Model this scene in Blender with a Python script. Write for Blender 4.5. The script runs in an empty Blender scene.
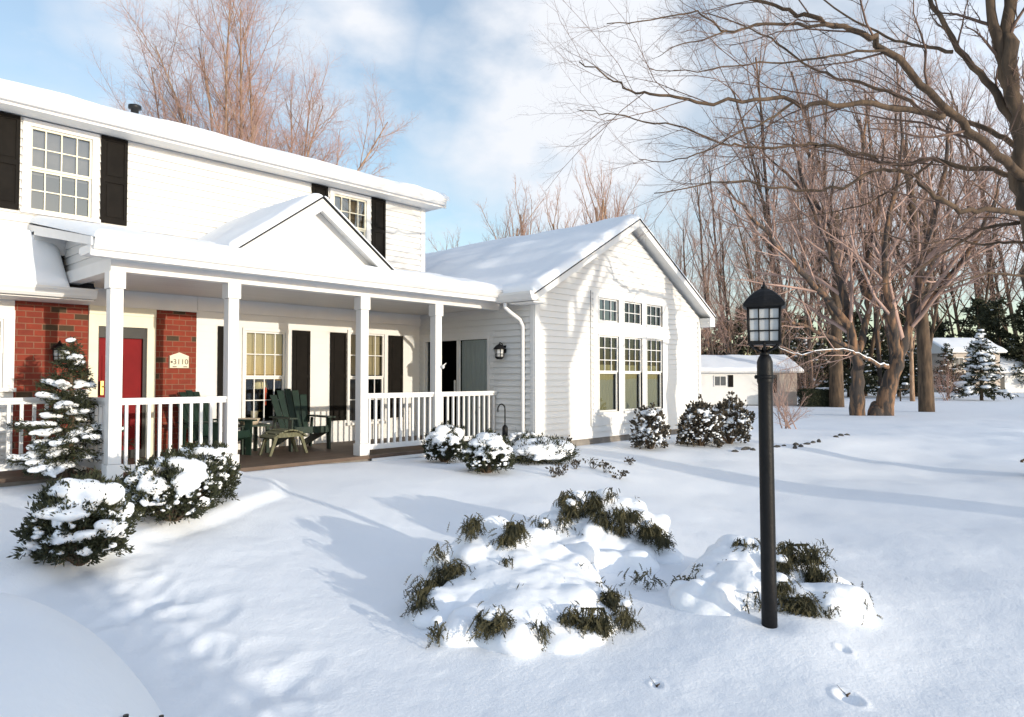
import bpy, math, random
import numpy as np
from mathutils import Vector, Matrix

# ------------------------------------------------------------------ basics
scene = bpy.context.scene
COL = scene.collection
R = math.radians
random.seed(7)

# camera frame: X runs along the house front to the right, Y runs into the house, Z up
FWD = Vector((0.736, 0.677, 0)).normalized()
RGT = Vector((FWD.y, -FWD.x, 0))
EYE = 1.6
FPX = 700.0
HOR = 377.5

def at(px, py, depth):
    q = (px - 512) / FPX
    p = FWD * depth + RGT * (q * depth)
    return Vector((p.x, p.y, EYE + (HOR - py) / FPX * depth))

def on_y(px, py, Y):
    q = (px - 512) / FPX
    depth = Y / (FWD.y + q * RGT.y)
    p = at(px, py, depth)
    return p

def on_x(px, py, X):
    q = (px - 512) / FPX
    depth = X / (FWD.x + q * RGT.x)
    return at(px, py, depth)

def sstep(a, b, x):
    t = np.clip((x - a) / (b - a), 0, 1)
    return t * t * (3 - 2 * t)

def _h(ix, iy, seed):
    n = (ix.astype(np.int64) * 374761393 + iy.astype(np.int64) * 668265263 + seed * 1442695041) & 0xffffffff
    n = ((n ^ (n >> 13)) * 1274126177) & 0xffffffff
    n = n ^ (n >> 16)
    return (n & 0xffff) / 65535.0

def vnoise(x, y, seed=0):
    x = np.asarray(x, dtype=np.float64); y = np.asarray(y, dtype=np.float64)
    ix = np.floor(x); iy = np.floor(y)
    fx = x - ix; fy = y - iy
    fx = fx * fx * fx * (fx * (fx * 6 - 15) + 10); fy = fy * fy * fy * (fy * (fy * 6 - 15) + 10)
    ix = ix.astype(np.int64); iy = iy.astype(np.int64)
    a = _h(ix, iy, seed); b = _h(ix + 1, iy, seed); c = _h(ix, iy + 1, seed); d = _h(ix + 1, iy + 1, seed)
    return (a * (1 - fx) + b * fx) * (1 - fy) + (c * (1 - fx) + d * fx) * fy - 0.5

# ------------------------------------------------------------------ mesh builder
class MB:
    def __init__(self):
        self.v = []; self.f = []; self.s = []
    def add(self, vs, fs, smooth=False):
        o = len(self.v)
        self.v.extend([(p[0], p[1], p[2]) for p in vs])
        for f in fs:
            self.f.append([i + o for i in f]); self.s.append(smooth)
    def box(self, x0, x1, y0, y1, z0, z1):
        vs = [(x0, y0, z0), (x1, y0, z0), (x1, y1, z0), (x0, y1, z0), (x0, y0, z1), (x1, y0, z1), (x1, y1, z1), (x0, y1, z1)]
        self.add(vs, [(0, 3, 2, 1), (4, 5, 6, 7), (0, 1, 5, 4), (1, 2, 6, 5), (2, 3, 7, 6), (3, 0, 4, 7)])
    def obox(self, c, ax, ay, az):
        c = Vector(c); ax = Vector(ax); ay = Vector(ay); az = Vector(az)
        vs = [c + sx * ax + sy * ay + sz * az for sz in (-1, 1) for sx, sy in ((-1, -1), (1, -1), (1, 1), (-1, 1))]
        self.add(vs, [(0, 3, 2, 1), (4, 5, 6, 7), (0, 1, 5, 4), (1, 2, 6, 5), (2, 3, 7, 6), (3, 0, 4, 7)])
    def bar(self, a, b, w, h, up=(0, 0, 1)):
        a = Vector(a); b = Vector(b); d = (b - a); u = Vector(up)
        s = d.cross(u)
        if s.length < 1e-6: s = d.cross(Vector((1, 0, 0)))
        s.normalize(); t = s.cross(d).normalized()
        self.obox((a + b) / 2, d / 2, s * (w / 2), t * (h / 2))
    def quad(self, a, b, c, d): self.add([a, b, c, d], [(0, 1, 2, 3)])
    def prism(self, poly, vec):
        n = len(poly); vec = Vector(vec)
        vs = [Vector(p) for p in poly] + [Vector(p) + vec for p in poly]
        fs = [tuple(range(n - 1, -1, -1)), tuple(range(n, 2 * n))]
        for i in range(n):
            j = (i + 1) % n; fs.append((i, j, n + j, n + i))
        self.add(vs, fs)
    def tube(self, pts, rads, n=6, cap=True, smooth=True, rough=0, seed=0):
        m = len(pts); o = len(self.v); P = pts
        pu = None
        for i in range(m):
            a = P[max(i - 1, 0)]; b = P[min(i + 1, m - 1)]
            d = (b - a)
            if d.length < 1e-9: d = Vector((0, 0, 1))
            d.normalize()
            if pu is None:
                ref = Vector((0, 0, 1)) if abs(d.z) < .9 else Vector((1, 0, 0))
                u = d.cross(ref).normalized()
            else:
                u = (pu - d * pu.dot(d))
                if u.length < 1e-6: u = d.cross(Vector((0.3, .5, .8)))
                u.normalize()
            pu = u; w = d.cross(u); r = rads[i]; c = P[i]
            for k in range(n):
                an = 2 * math.pi * k / n
                rk = r if not rough else r * (1 + rough * (2 * float(vnoise(math.cos(an) * 1.7 + seed, math.sin(an) * 1.7 + i * .35, 5)) + float(vnoise(k * 1.31 + seed, i * .8, 6))))
                q = c + (u * math.cos(an) + w * math.sin(an)) * rk
                self.v.append((q.x, q.y, q.z))
        for i in range(m - 1):
            for k in range(n):
                k2 = (k + 1) % n
                self.f.append([o + i * n + k, o + i * n + k2, o + (i + 1) * n + k2, o + (i + 1) * n + k]); self.s.append(smooth)
        if cap:
            self.f.append([o + k for k in range(n - 1, -1, -1)]); self.s.append(False)
            self.f.append([o + (m - 1) * n + k for k in range(n)]); self.s.append(False)
    def lathe(self, c, prof, n=16, smooth=True):
        o = len(self.v); c = Vector(c)
        for (r, z) in prof:
            for k in range(n):
                a = 2 * math.pi * k / n
                self.v.append((c.x + r * math.cos(a), c.y + r * math.sin(a), c.z + z))
        for i in range(len(prof) - 1):
            for k in range(n):
                k2 = (k + 1) % n
                self.f.append([o + i * n + k, o + i * n + k2, o + (i + 1) * n + k2, o + (i + 1) * n + k]); self.s.append(smooth)
        self.f.append([o + k for k in range(n - 1, -1, -1)]); self.s.append(False)
        self.f.append([o + (len(prof) - 1) * n + k for k in range(n)]); self.s.append(False)
    def build(self, name, m, parent=None, loc=None, sharp=False, bevel=0):
        me = bpy.data.meshes.new(name)
        me.from_pydata(self.v, [], self.f)
        me.polygons.foreach_set('use_smooth', self.s)
        me.materials.append(m)
        me.update()
        o = bpy.data.objects.new(name, me); COL.objects.link(o)
        put(o, parent)
        if bevel:
            md = o.modifiers.new('Bevel', 'BEVEL'); md.width = bevel; md.segments = 2; md.limit_method = 'ANGLE'
        return o

def put(o, parent):
    if parent is not None:
        o.parent = parent
        if parent.parent is None and parent.type == 'EMPTY' and parent.get('wspace', 0):
            o.matrix_parent_inverse = parent.matrix_basis.inverted()

def thing(name, label, cat, loc=(0, 0, 0), group=None, rz=0, world=True):
    """an Empty at the base of a thing; with world=True its parts are given in world coordinates"""
    o = bpy.data.objects.new(name, None); COL.objects.link(o)
    o.empty_display_size = .2
    o.location = loc; o.rotation_euler = (0, 0, rz)
    o.matrix_basis = Matrix.Translation(Vector(loc)) @ Matrix.Rotation(rz, 4, 'Z')
    o['wspace'] = 1 if world else 0
    tag(o, label, cat, group)
    return o

def tag(o, label=None, cat=None, group=None, kind=None):
    if label: o['label'] = label
    if cat: o['category'] = cat
    if group: o['group'] = group
    if kind: o['kind'] = kind
    return o

def dup(root, loc, rz, label=None, group=None, scale=1.0):
    r = root.copy(); COL.objects.link(r)
    r.location = loc; r.rotation_euler = (0, 0, rz); r.scale = (scale, scale, scale) if not isinstance(scale, tuple) else scale
    if label: r['label'] = label
    if group: r['group'] = group
    for ch in list(root.children):
        c = ch.copy(); COL.objects.link(c); c.parent = r
        for g in list(ch.children):
            d = g.copy(); COL.objects.link(d); d.parent = c
    return r

# ------------------------------------------------------------------ materials
def mat(name, col, rough=.6, var=.12, vscale=6.0, bump=0.0, bscale=40.0, spec=.3, metal=0, stretch=None, col2=None, ramp=(.32, .68)):
    m = bpy.data.materials.new(name); m.use_nodes = True
    nt = m.node_tree; b = nt.nodes['Principled BSDF']
    b.inputs['Roughness'].default_value = rough
    b.inputs['Specular IOR Level'].default_value = spec
    b.inputs['Metallic'].default_value = metal
    tc = nt.nodes.new('ShaderNodeTexCoord'); mp = nt.nodes.new('ShaderNodeMapping')
    nt.links.new(tc.outputs['Object'], mp.inputs['Vector'])
    if stretch: mp.inputs['Scale'].default_value = stretch
    n = nt.nodes.new('ShaderNodeTexNoise'); n.inputs['Scale'].default_value = vscale; n.inputs['Detail'].default_value = 5
    nt.links.new(mp.outputs['Vector'], n.inputs['Vector'])
    r = nt.nodes.new('ShaderNodeValToRGB')
    c2 = col2 if col2 else tuple(c * (1 - var) for c in col)
    c1 = col if col2 else tuple(min(1, c * (1 + var * .5)) for c in col)
    r.color_ramp.elements[0].position = ramp[0]; r.color_ramp.elements[1].position = ramp[1]
    r.color_ramp.elements[0].color = (*c2, 1); r.color_ramp.elements[1].color = (*c1, 1)
    nt.links.new(n.outputs['Fac'], r.inputs['Fac']); nt.links.new(r.outputs['Color'], b.inputs['Base Color'])
    if bump:
        n2 = nt.nodes.new('ShaderNodeTexNoise'); n2.inputs['Scale'].default_value = bscale; n2.inputs['Detail'].default_value = 4
        nt.links.new(mp.outputs['Vector'], n2.inputs['Vector'])
        bp = nt.nodes.new('ShaderNodeBump'); bp.inputs['Strength'].default_value = bump; bp.inputs['Distance'].default_value = .02
        nt.links.new(n2.outputs['Fac'], bp.inputs['Height']); nt.links.new(bp.outputs['Normal'], b.inputs['Normal'])
    return m

def snow_mat(name, fine=60.0, strength=.25, broad=3.0):
    m = bpy.data.materials.new(name); m.use_nodes = True
    nt = m.node_tree; b = nt.nodes['Principled BSDF']
    b.inputs['Roughness'].default_value = .55; b.inputs['Specular IOR Level'].default_value = .25
    tc = nt.nodes.new('ShaderNodeTexCoord')
    n = nt.nodes.new('ShaderNodeTexNoise'); n.inputs['Scale'].default_value = broad; n.inputs['Detail'].default_value = 6
    nt.links.new(tc.outputs['Object'], n.inputs['Vector'])
    r = nt.nodes.new('ShaderNodeValToRGB')
    r.color_ramp.elements[0].color = (.81, .845, .90, 1); r.color_ramp.elements[1].color = (.865, .89, .925, 1)
    nt.links.new(n.outputs['Fac'], r.inputs['Fac']); nt.links.new(r.outputs['Color'], b.inputs['Base Color'])
    n2 = nt.nodes.new('ShaderNodeTexNoise'); n2.inputs['Scale'].default_value = fine; n2.inputs['Detail'].default_value = 8; n2.inputs['Roughness'].default_value = .65
    nt.links.new(tc.outputs['Object'], n2.inputs['Vector'])
    bp = nt.nodes.new('ShaderNodeBump'); bp.inputs['Strength'].default_value = strength; bp.inputs['Distance'].default_value = .012
    nt.links.new(n2.outputs['Fac'], bp.inputs['Height']); nt.links.new(bp.outputs['Normal'], b.inputs['Normal'])
    return m

def brick_mat():
    m = bpy.data.materials.new('red_brick'); m.use_nodes = True
    nt = m.node_tree; b = nt.nodes['Principled BSDF']; b.inputs['Roughness'].default_value = .85
    tc = nt.nodes.new('ShaderNodeTexCoord'); sp = nt.nodes.new('ShaderNodeSeparateXYZ'); cb = nt.nodes.new('ShaderNodeCombineXYZ')
    nt.links.new(tc.outputs['Object'], sp.inputs[0]); nt.links.new(sp.outputs['X'], cb.inputs['X']); nt.links.new(sp.outputs['Z'], cb.inputs['Y'])
    br = nt.nodes.new('ShaderNodeTexBrick')
    br.inputs['Color1'].default_value = (.20, .028, .012, 1); br.inputs['Color2'].default_value = (.15, .022, .012, 1)
    br.inputs['Mortar'].default_value = (.20, .095, .06, 1)
    br.inputs['Scale'].default_value = 1; br.inputs['Mortar Size'].default_value = .006
    br.inputs['Brick Width'].default_value = .19; br.inputs['Row Height'].default_value = .083
    br.inputs['Bias'].default_value = -.2
    nt.links.new(cb.outputs[0], br.inputs['Vector'])
    # a few burnt headers
    br2 = nt.nodes.new('ShaderNodeTexBrick')
    for k in ('Scale', 'Mortar Size', 'Brick Width', 'Row Height'): br2.inputs[k].default_value = br.inputs[k].default_value
    br2.inputs['Color1'].default_value = (0, 0, 0, 1); br2.inputs['Color2'].default_value = (1, 1, 1, 1); br2.inputs['Mortar'].default_value = (0, 0, 0, 1)
    nt.links.new(cb.outputs[0], br2.inputs['Vector'])
    gt = nt.nodes.new('ShaderNodeMath'); gt.operation = 'GREATER_THAN'; gt.inputs[1].default_value = .9
    nt.links.new(br2.outputs['Color'], gt.inputs[0])
    mx = nt.nodes.new('ShaderNodeMixRGB'); mx.inputs['Color2'].default_value = (.05, .03, .015, 1)
    nt.links.new(gt.outputs[0], mx.inputs['Fac']); nt.links.new(br.outputs['Color'], mx.inputs['Color1'])
    n = nt.nodes.new('ShaderNodeTexNoise'); n.inputs['Scale'].default_value = 14; n.inputs['Detail'].default_value = 5
    nt.links.new(tc.outputs['Object'], n.inputs['Vector'])
    m2 = nt.nodes.new('ShaderNodeMixRGB'); m2.blend_type = 'OVERLAY'; m2.inputs['Fac'].default_value = .25
    nt.links.new(mx.outputs[0], m2.inputs['Color1']); nt.links.new(n.outputs['Fac'], m2.inputs['Color2'])
    nt.links.new(m2.outputs[0], b.inputs['Base Color'])
    bp = nt.nodes.new('ShaderNodeBump'); bp.inputs['Strength'].default_value = .5; bp.inputs['Distance'].default_value = .01; bp.invert = True
    nt.links.new(br.outputs['Fac'], bp.inputs['Height']); nt.links.new(bp.outputs['Normal'], b.inputs['Normal'])
    return m

def glass_mat(name, refl=.35, tint=(.85, .9, .9)):
    m = bpy.data.materials.new(name); m.use_nodes = True
    nt = m.node_tree; nt.nodes.clear()
    out = nt.nodes.new('ShaderNodeOutputMaterial'); mix = nt.nodes.new('ShaderNodeMixShader')
    tr = nt.nodes.new('ShaderNodeBsdfTransparent'); tr.inputs[0].default_value = (*tint, 1)
    gl = nt.nodes.new('ShaderNodeBsdfGlossy'); gl.inputs['Roughness'].default_value = .02; gl.inputs['Color'].default_value = (.9, .95, 1, 1)
    tc = nt.nodes.new('ShaderNodeTexCoord'); n = nt.nodes.new('ShaderNodeTexNoise'); n.inputs['Scale'].default_value = 2.2
    nt.links.new(tc.outputs['Object'], n.inputs['Vector'])
    bp = nt.nodes.new('ShaderNodeBump'); bp.inputs['Strength'].default_value = .05; bp.inputs['Distance'].default_value = .02
    nt.links.new(n.outputs['Fac'], bp.inputs['Height']); nt.links.new(bp.outputs['Normal'], gl.inputs['Normal'])
    fr = nt.nodes.new('ShaderNodeFresnel'); fr.inputs['IOR'].default_value = 1.5
    ad = nt.nodes.new('ShaderNodeMath'); ad.operation = 'ADD'; ad.inputs[1].default_value = refl; ad.use_clamp = True
    nt.links.new(fr.outputs[0], ad.inputs[0]); nt.links.new(ad.outputs[0], mix.inputs[0])
    nt.links.new(tr.outputs[0], mix.inputs[1]); nt.links.new(gl.outputs[0], mix.inputs[2])
    nt.links.new(mix.outputs[0], out.inputs['Surface'])
    return m

M = {}
M['snow'] = snow_mat('snow_ground', 45, .42, 1.2)
M['snow_soft'] = snow_mat('snow_cap', 35, .25, 4)
M['siding'] = mat('white_siding', (.69, .685, .675), .5, .03, 2.5)
M['trim'] = mat('white_trim', (.69, .685, .68), .4, .03, 5)
M['soffit'] = mat('soffit_white', (.78, .77, .75), .6, .05, 5)
M['ceiling'] = mat('porch_ceiling', (.66, .63, .6), .6, .06, 3, stretch=(.4, 6, 1))
M['brick'] = brick_mat()
M['shutter'] = mat('dark_shutter', (.008, .0065, .0055), .7, .25, 8, spec=.12)
M['door'] = mat('red_door', (.26, .012, .016), .6, .12, 4, spec=.15)
M['dark'] = mat('dark_frame', (.015, .016, .018), .4, .2, 10)
M['brass'] = mat('brass', (.6, .42, .16), .3, .1, 20, metal=1)
M['glass'] = glass_mat('window_glass', .03)
M['door_glass'] = glass_mat('storm_door_glass', -.06)
M['glass_refl'] = glass_mat('upper_window_glass', .14, (.62, .64, .65))
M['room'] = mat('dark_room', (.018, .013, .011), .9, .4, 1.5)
M['blind'] = mat('tan_blind', (.34, .27, .17), .8, .12, 10, stretch=(8, 8, .6))
M['curtain'] = mat('olive_curtain', (.2, .185, .1), .8, .2, 9, stretch=(10, 10, .4))
M['shade_grey'] = mat('grey_blind_reflections', (.27, .235, .205), .8, 0, 3.5, col2=(.12, .11, .105))  # mottling on the blind stands in for trees reflected in the upper glass
M['cream_frame'] = mat('cream_sash', (.72, .68, .55), .5, .06, 6)
M['deck'] = mat('deck_boards', (.11, .075, .055), .6, .35, 3, stretch=(1, 9, 1))
M['concrete'] = mat('foundation_grey', (.23, .21, .19), .9, .3, 5, bump=.3)
M['shingle'] = mat('dark_shingles', (.035, .037, .042), .9, .4, 10, bump=.6, bscale=25, stretch=(1, 3, 3))
M['black_metal'] = mat('black_iron', (.007, .007, .008), .5, .3, 20, bump=.12, bscale=60, spec=.22)
M['frost'] = mat('frosted_lantern_glass', (.5, .51, .52), .25, .1, 14)
M['green_chair'] = mat('dark_green_paint', (.011, .027, .02), .5, .25, 10, bump=.15, bscale=50)
M['old_wood'] = mat('mossy_grey_wood', (.15, .15, .095), .8, .35, 8, stretch=(6, 1, 1), bump=.2)
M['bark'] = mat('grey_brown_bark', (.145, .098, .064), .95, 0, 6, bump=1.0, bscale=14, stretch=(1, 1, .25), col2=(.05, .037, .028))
M['bark_sun_patch'] = mat('sun_patched_bark', (.27, .155, .09), .95, 0, 2.6, bump=1.0, bscale=7, stretch=(2, 2, .3), col2=(.06, .05, .045), ramp=(.47, .66))  # orange patches stand for sunlight falling on grey brown trunks
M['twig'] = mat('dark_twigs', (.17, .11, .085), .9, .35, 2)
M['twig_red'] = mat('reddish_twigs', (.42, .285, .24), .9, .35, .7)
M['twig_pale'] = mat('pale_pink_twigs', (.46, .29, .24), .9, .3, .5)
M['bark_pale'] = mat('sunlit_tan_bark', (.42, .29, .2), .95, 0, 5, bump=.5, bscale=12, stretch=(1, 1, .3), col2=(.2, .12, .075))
M['needle'] = mat('dark_needles', (.05, .054, .024), .7, 0, 18, col2=(.016, .022, .014))
M['juniper'] = mat('olive_juniper', (.085, .075, .035), .8, 0, 22, col2=(.02, .022, .013))
M['leaf_brown'] = mat('bronze_leaves', (.10, .08, .055), .7, 0, 25, col2=(.022, .02, .016))
M['stone'] = mat('dark_stone', (.07, .065, .06), .9, .4, 14, bump=.5)
M['plaque'] = mat('plaque_cream', (.72, .66, .54), .6, .06, 12)
M['plaque_ink'] = mat('plaque_lettering', (.1, .085, .06), .6, .1, 20)
M['pot'] = mat('terracotta', (.5, .42, .32), .8, .15, 10)
M['lampshade'] = mat('lampshade_cream', (.8, .66, .36), .7, .06, 10)
M['red_candle'] = mat('red_orange', (.7, .1, .04), .5, .1, 10)
M['pane_reflection'] = mat('grey_pane_reflection', (.66, .66, .64), .8, .1, 9, stretch=(8, 8, .5))  # pale tone standing for the reflection in the sliding door glass
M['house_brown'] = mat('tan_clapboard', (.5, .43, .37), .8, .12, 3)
M['glass_dark'] = mat('dark_window', (.1, .11, .12), .15, .2, 3)
CLOUD = (3.2, 3.3, 3.5)
CLOUD_SUN = (7.0, 7.3, 8.2)
SUN_E = 2.0
EXPOSURE = 0.95
# ------------------------------------------------------------------ ground
SUN_AZ = 0.04      # shadows run to +Y and a little to -X
POST = at(767, 635, 4.35)
BED = [(-3.0, 3.6), (0.0, 5.0), (1.41, 5.45), (2.88, 6.16), (3.9, 6.9), (4.3, 7.6), (4.35, 9.2)]

def seg_sd(x, y, pts):
    best = np.full(np.shape(x), 1e9); sgn = np.ones(np.shape(x))
    for (ax, ay), (bx, by) in zip(pts[:-1], pts[1:]):
        dx, dy = bx - ax, by - ay
        t = np.clip(((x - ax) * dx + (y - ay) * dy) / (dx * dx + dy * dy), 0, 1)
        d = np.hypot(x - ax - t * dx, y - ay - t * dy)
        cr = dx * (y - ay) - dy * (x - ax)
        upd = d < best
        best = np.where(upd, d, best); sgn = np.where(upd, np.sign(cr), sgn)
    return best * sgn

PRINTS = []
_r = random.Random(3)
def _gp(px, py, z=0.02):
    depth = (EYE - z) * FPX / (py - HOR)
    return at(px, py, depth)
for i in range(46):
    t = _r.random()
    px = 112 + t * 150 + _r.uniform(-45, 60); py = 592 + t * 110 + _r.uniform(-30, 35)
    p = _gp(px, py); a = _r.uniform(-.6, .6) + .9
    PRINTS.append((p.x, p.y, _r.uniform(.07, .14), _r.uniform(.1, .22), a, _r.uniform(.003, .013)))
for (px, py, s) in ((655, 681, .07), (845, 690, .13), (840, 650, .08), (478, 492, .12)):
    p = _gp(px, py); PRINTS.append((p.x, p.y, s * .38, s * .5, .8, s * .2))
MOUNDS = [(at(520, 590, 5.0), .95, .10), (at(605, 530, 6.15), .85, .10), (at(765, 585, 5.1), .8, .10),
          (at(190, 520, 6.7), .8, .06), (at(77, 555, 5.35), .8, .06)]

def gz(x, y):
    x = np.asarray(x, dtype=np.float64); y = np.asarray(y, dtype=np.float64)
    w = FWD.x * x + FWD.y * y
    h = -.5 * sstep(17, 55, w)
    h = h + .31 * sstep(2.8, 7.6, y) * (1 - sstep(15.5, 24, x))
    h = h + .06 * sstep(5.5, 8.4, y) * np.exp(-((x - 5.3) / 1.5) ** 2)
    sd = seg_sd(x, y, BED)
    bed = sstep(-.05, .17, sd) * sstep(2.2, .6, sd)
    h = h + .075 * bed
    # the shallow trough of the walk from the porch steps
    h = h - .035 * sstep(.9, .15, np.abs(x - 5.0 - .25 * np.sin(y * .5))) * sstep(2.5, 4.5, y) * sstep(8.8, 7.5, y)
    near = 1 - sstep(20, 45, w)
    h = h + near * (1 - .6 * sstep(5.5, 7.5, y)) * (.09 * vnoise(x * .45 + 3.1, y * .45, 1) + .036 * vnoise(x * 1.2, y * 1.2 + 7, 2) + .010 * vnoise(x * 3.1, y * 3.1, 3))
    fz = near * (1 - sstep(5, 11, w))
    h = h + fz * (.004 * vnoise(x * 7.5, y * 7.5, 4) + .0028 * vnoise(x * 17, y * 17, 5))
    # raised garden bed with stone edging on the right
    h = h + .10 * np.exp(-(((x - 16.5) / 2.2) ** 2 + ((y - 5.3) / 1.1) ** 2))
    for (c, r, a) in MOUNDS:
        h = h + a * np.exp(-(((x - c.x) ** 2 + (y - c.y) ** 2) / (r * r)))
    # drift round the lamp post
    dp2 = (x - POST.x) ** 2 + (y - POST.y) ** 2
    h = h - .03 * np.exp(-dp2 / .02) + .05 * np.exp(-dp2 / .25)
    for (cx, cy, ra, rb, an, dp) in PRINTS:
        ux = (x - cx) * math.cos(an) + (y - cy) * math.sin(an); uy = -(x - cx) * math.sin(an) + (y - cy) * math.cos(an)
        d2 = (ux / rb) ** 2 + (uy / ra) ** 2
        h = h - dp * np.exp(-d2 * d2 * 1.2) + .25 * dp * np.exp(-((np.sqrt(d2) - 1.5) / .3) ** 2)
    h = np.where((y > 8.72) & (x < 9.3), np.minimum(h, .365), h)
    return h

def G(x, y): return float(gz(np.array([x]), np.array([y]))[0])

def build_ground():
    a0 = math.atan2(FWD.y, FWD.x)
    view = np.linspace(-R(47), R(47), 620)
    rest = np.linspace(R(47), 2 * math.pi - R(47), 130)[1:-1]
    ang = np.concatenate([view, rest]) + a0
    rad = np.concatenate([np.array([.05, .6, 1.2, 1.8]), np.geomspace(2.2, 14, 430), np.geomspace(14.2, 60, 150), np.geomspace(62, 900, 30)])
    A, Rr = np.meshgrid(ang, rad)
    X = Rr * np.cos(A); Y = Rr * np.sin(A); Z = gz(X, Y)
    na, nr = len(ang), len(rad)
    co = np.stack([X, Y, Z], -1).reshape(-1, 3)
    i = np.arange(nr - 1)[:, None] * na; j = np.arange(na)[None, :]; j2 = (j + 1) % na
    q = np.stack([i + j, i + na + j, i + na + j2, i + j2], -1).reshape(-1, 4)
    co = np.vstack([co, [[0, 0, 0.0]]]); c = len(co) - 1
    me = bpy.data.meshes.new('snowy_ground')
    tri = np.stack([np.full(na, c), np.arange(na), (np.arange(na) + 1) % na], -1)
    nq, nt_ = len(q), len(tri)
    me.vertices.add(len(co)); me.vertices.foreach_set('co', co.ravel())
    me.loops.add(nq * 4 + nt_ * 3)
    me.loops.foreach_set('vertex_index', np.concatenate([q.ravel(), tri.ravel()]).astype(np.int32))
    me.polygons.add(nq + nt_)
    st = np.concatenate([np.arange(nq) * 4, nq * 4 + np.arange(nt_) * 3]).astype(np.int32)
    me.polygons.foreach_set('loop_start', st)
    me.polygons.foreach_set('use_smooth', np.ones(nq + nt_, dtype=bool))
    me.update(calc_edges=True); me.validate()
    me.materials.append(M['snow'])
    o = bpy.data.objects.new('ground', me); COL.objects.link(o)
    tag(o, 'open lawn and walk under smooth untrodden snow', 'ground', kind='structure')
build_ground()

# ------------------------------------------------------------------ snow helpers
def snow_slab(name, p0, u, v, nu, nv, t, parent, edge=.12, seed=1, lumps=.25, drop=0.0, up=None):
    """a blanket of snow on the parallelogram p0 + a*u + b*v, rounded off at all its edges"""
    p0 = Vector(p0); u = Vector(u); v = Vector(v)
    n = Vector(up) if up else u.cross(v).normalized()
    if n.z < 0: n = -n
    lu, lv = u.length, v.length
    vs = []; rows = nv + 1; cols = nu + 1
    def grade(k, m):
        # finer cells near both ends
        t_ = k / m
        return .5 - .5 * math.cos(math.pi * t_) if m > 3 else t_
    for j in range(rows):
        b = grade(j, nv)
        for i in range(cols):
            a = grade(i, nu)
            d = min(a * lu, (1 - a) * lu, b * lv, (1 - b) * lv)
            k = 1 - max(0, 1 - d / edge) ** 2
            k = math.sqrt(max(k, 0))
            nz = 1 + lumps * 2 * float(vnoise(a * lu * 1.3 + seed * 3.3, b * lv * 1.3, seed)) + lumps * float(vnoise(a * lu * 5 + seed, b * lv * 5, seed + 1))
            p = p0 + u * a + v * b
            # ragged front lip
            if b < .5 and drop: p = p - v.normalized() * (drop * (1 + 1.2 * float(vnoise(a * lu * 2.1, seed * 1.7, seed + 5))) * max(0, 1 - b * lv / .3))
            vs.append(p + n * (t * k * nz + .004))
    fs = []
    for j in range(nv):
        for i in range(nu):
            fs.append((j * cols + i, j * cols + i + 1, (j + 1) * cols + i + 1, (j + 1) * cols + i))
    mb = MB(); mb.add(vs, fs, True)
    o = mb.build(name, M['snow_soft'], parent)
    return o

def metasnow(name, elems, parent, res=.03, m=None):
    """balls of snow melted into one pillow; elems = (co, radius[, flatten])"""
    mbd = bpy.data.metaballs.new('tmpmeta' + str(random.random()))
    mbd.resolution = res; mbd.render_resolution = res; mbd.threshold = .6
    for e in elems:
        el = mbd.elements.new(type='ELLIPSOID')
        el.co = e[0]; el.radius = e[1] / .575 * .9
        fl = e[2] if len(e) > 2 else 1
        if isinstance(fl, tuple): el.size_x, el.size_y, el.size_z = fl
        else: el.size_x = el.size_y = 1; el.size_z = fl
        el.stiffness = 2
    ob = bpy.data.objects.new('tmpmeta' + str(random.random()).replace('.', ''), mbd); COL.objects.link(ob)
    dg = bpy.context.evaluated_depsgraph_get()
    me = bpy.data.meshes.new_from_object(ob.evaluated_get(dg))
    bpy.data.objects.remove(ob); bpy.data.metaballs.remove(mbd)
    me.name = name
    nv = len(me.vertices)
    if nv:
        co = np.empty(nv * 3); me.vertices.foreach_get('co', co); co = co.reshape(-1, 3)
        co[:, 2] += .010 * vnoise(co[:, 0] * 18, co[:, 1] * 18, 9) + .02 * vnoise(co[:, 0] * 6, co[:, 1] * 6, 8)
        me.vertices.foreach_set('co', co.ravel())
    me.polygons.foreach_set('use_smooth', np.ones(len(me.polygons), dtype=bool))
    me.materials.clear(); me.materials.append(m or M['snow_soft'])
    o = bpy.data.objects.new(name, me); COL.objects.link(o); put(o, parent)
    return o

# ------------------------------------------------------------------ house
YW = 11.09      # wall of the main house
YP = 8.907      # line of the porch columns
ZD = .42        # porch deck
XS = 9.274      # side wall of the wing
YG = 7.984      # gable wall of the wing
YE = 10.7       # front of the main gutter
house = thing('house', 'white two storey house with brick entry, columned porch and gabled wing under snow', 'house', (6, 9.5, .3))

def cut(z0, z1, course, openings):
    zs = [z0]; z = z0
    while z < z1 - 1e-6:
        z = min(z + course, z1); zs.append(z)
    return zs

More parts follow.
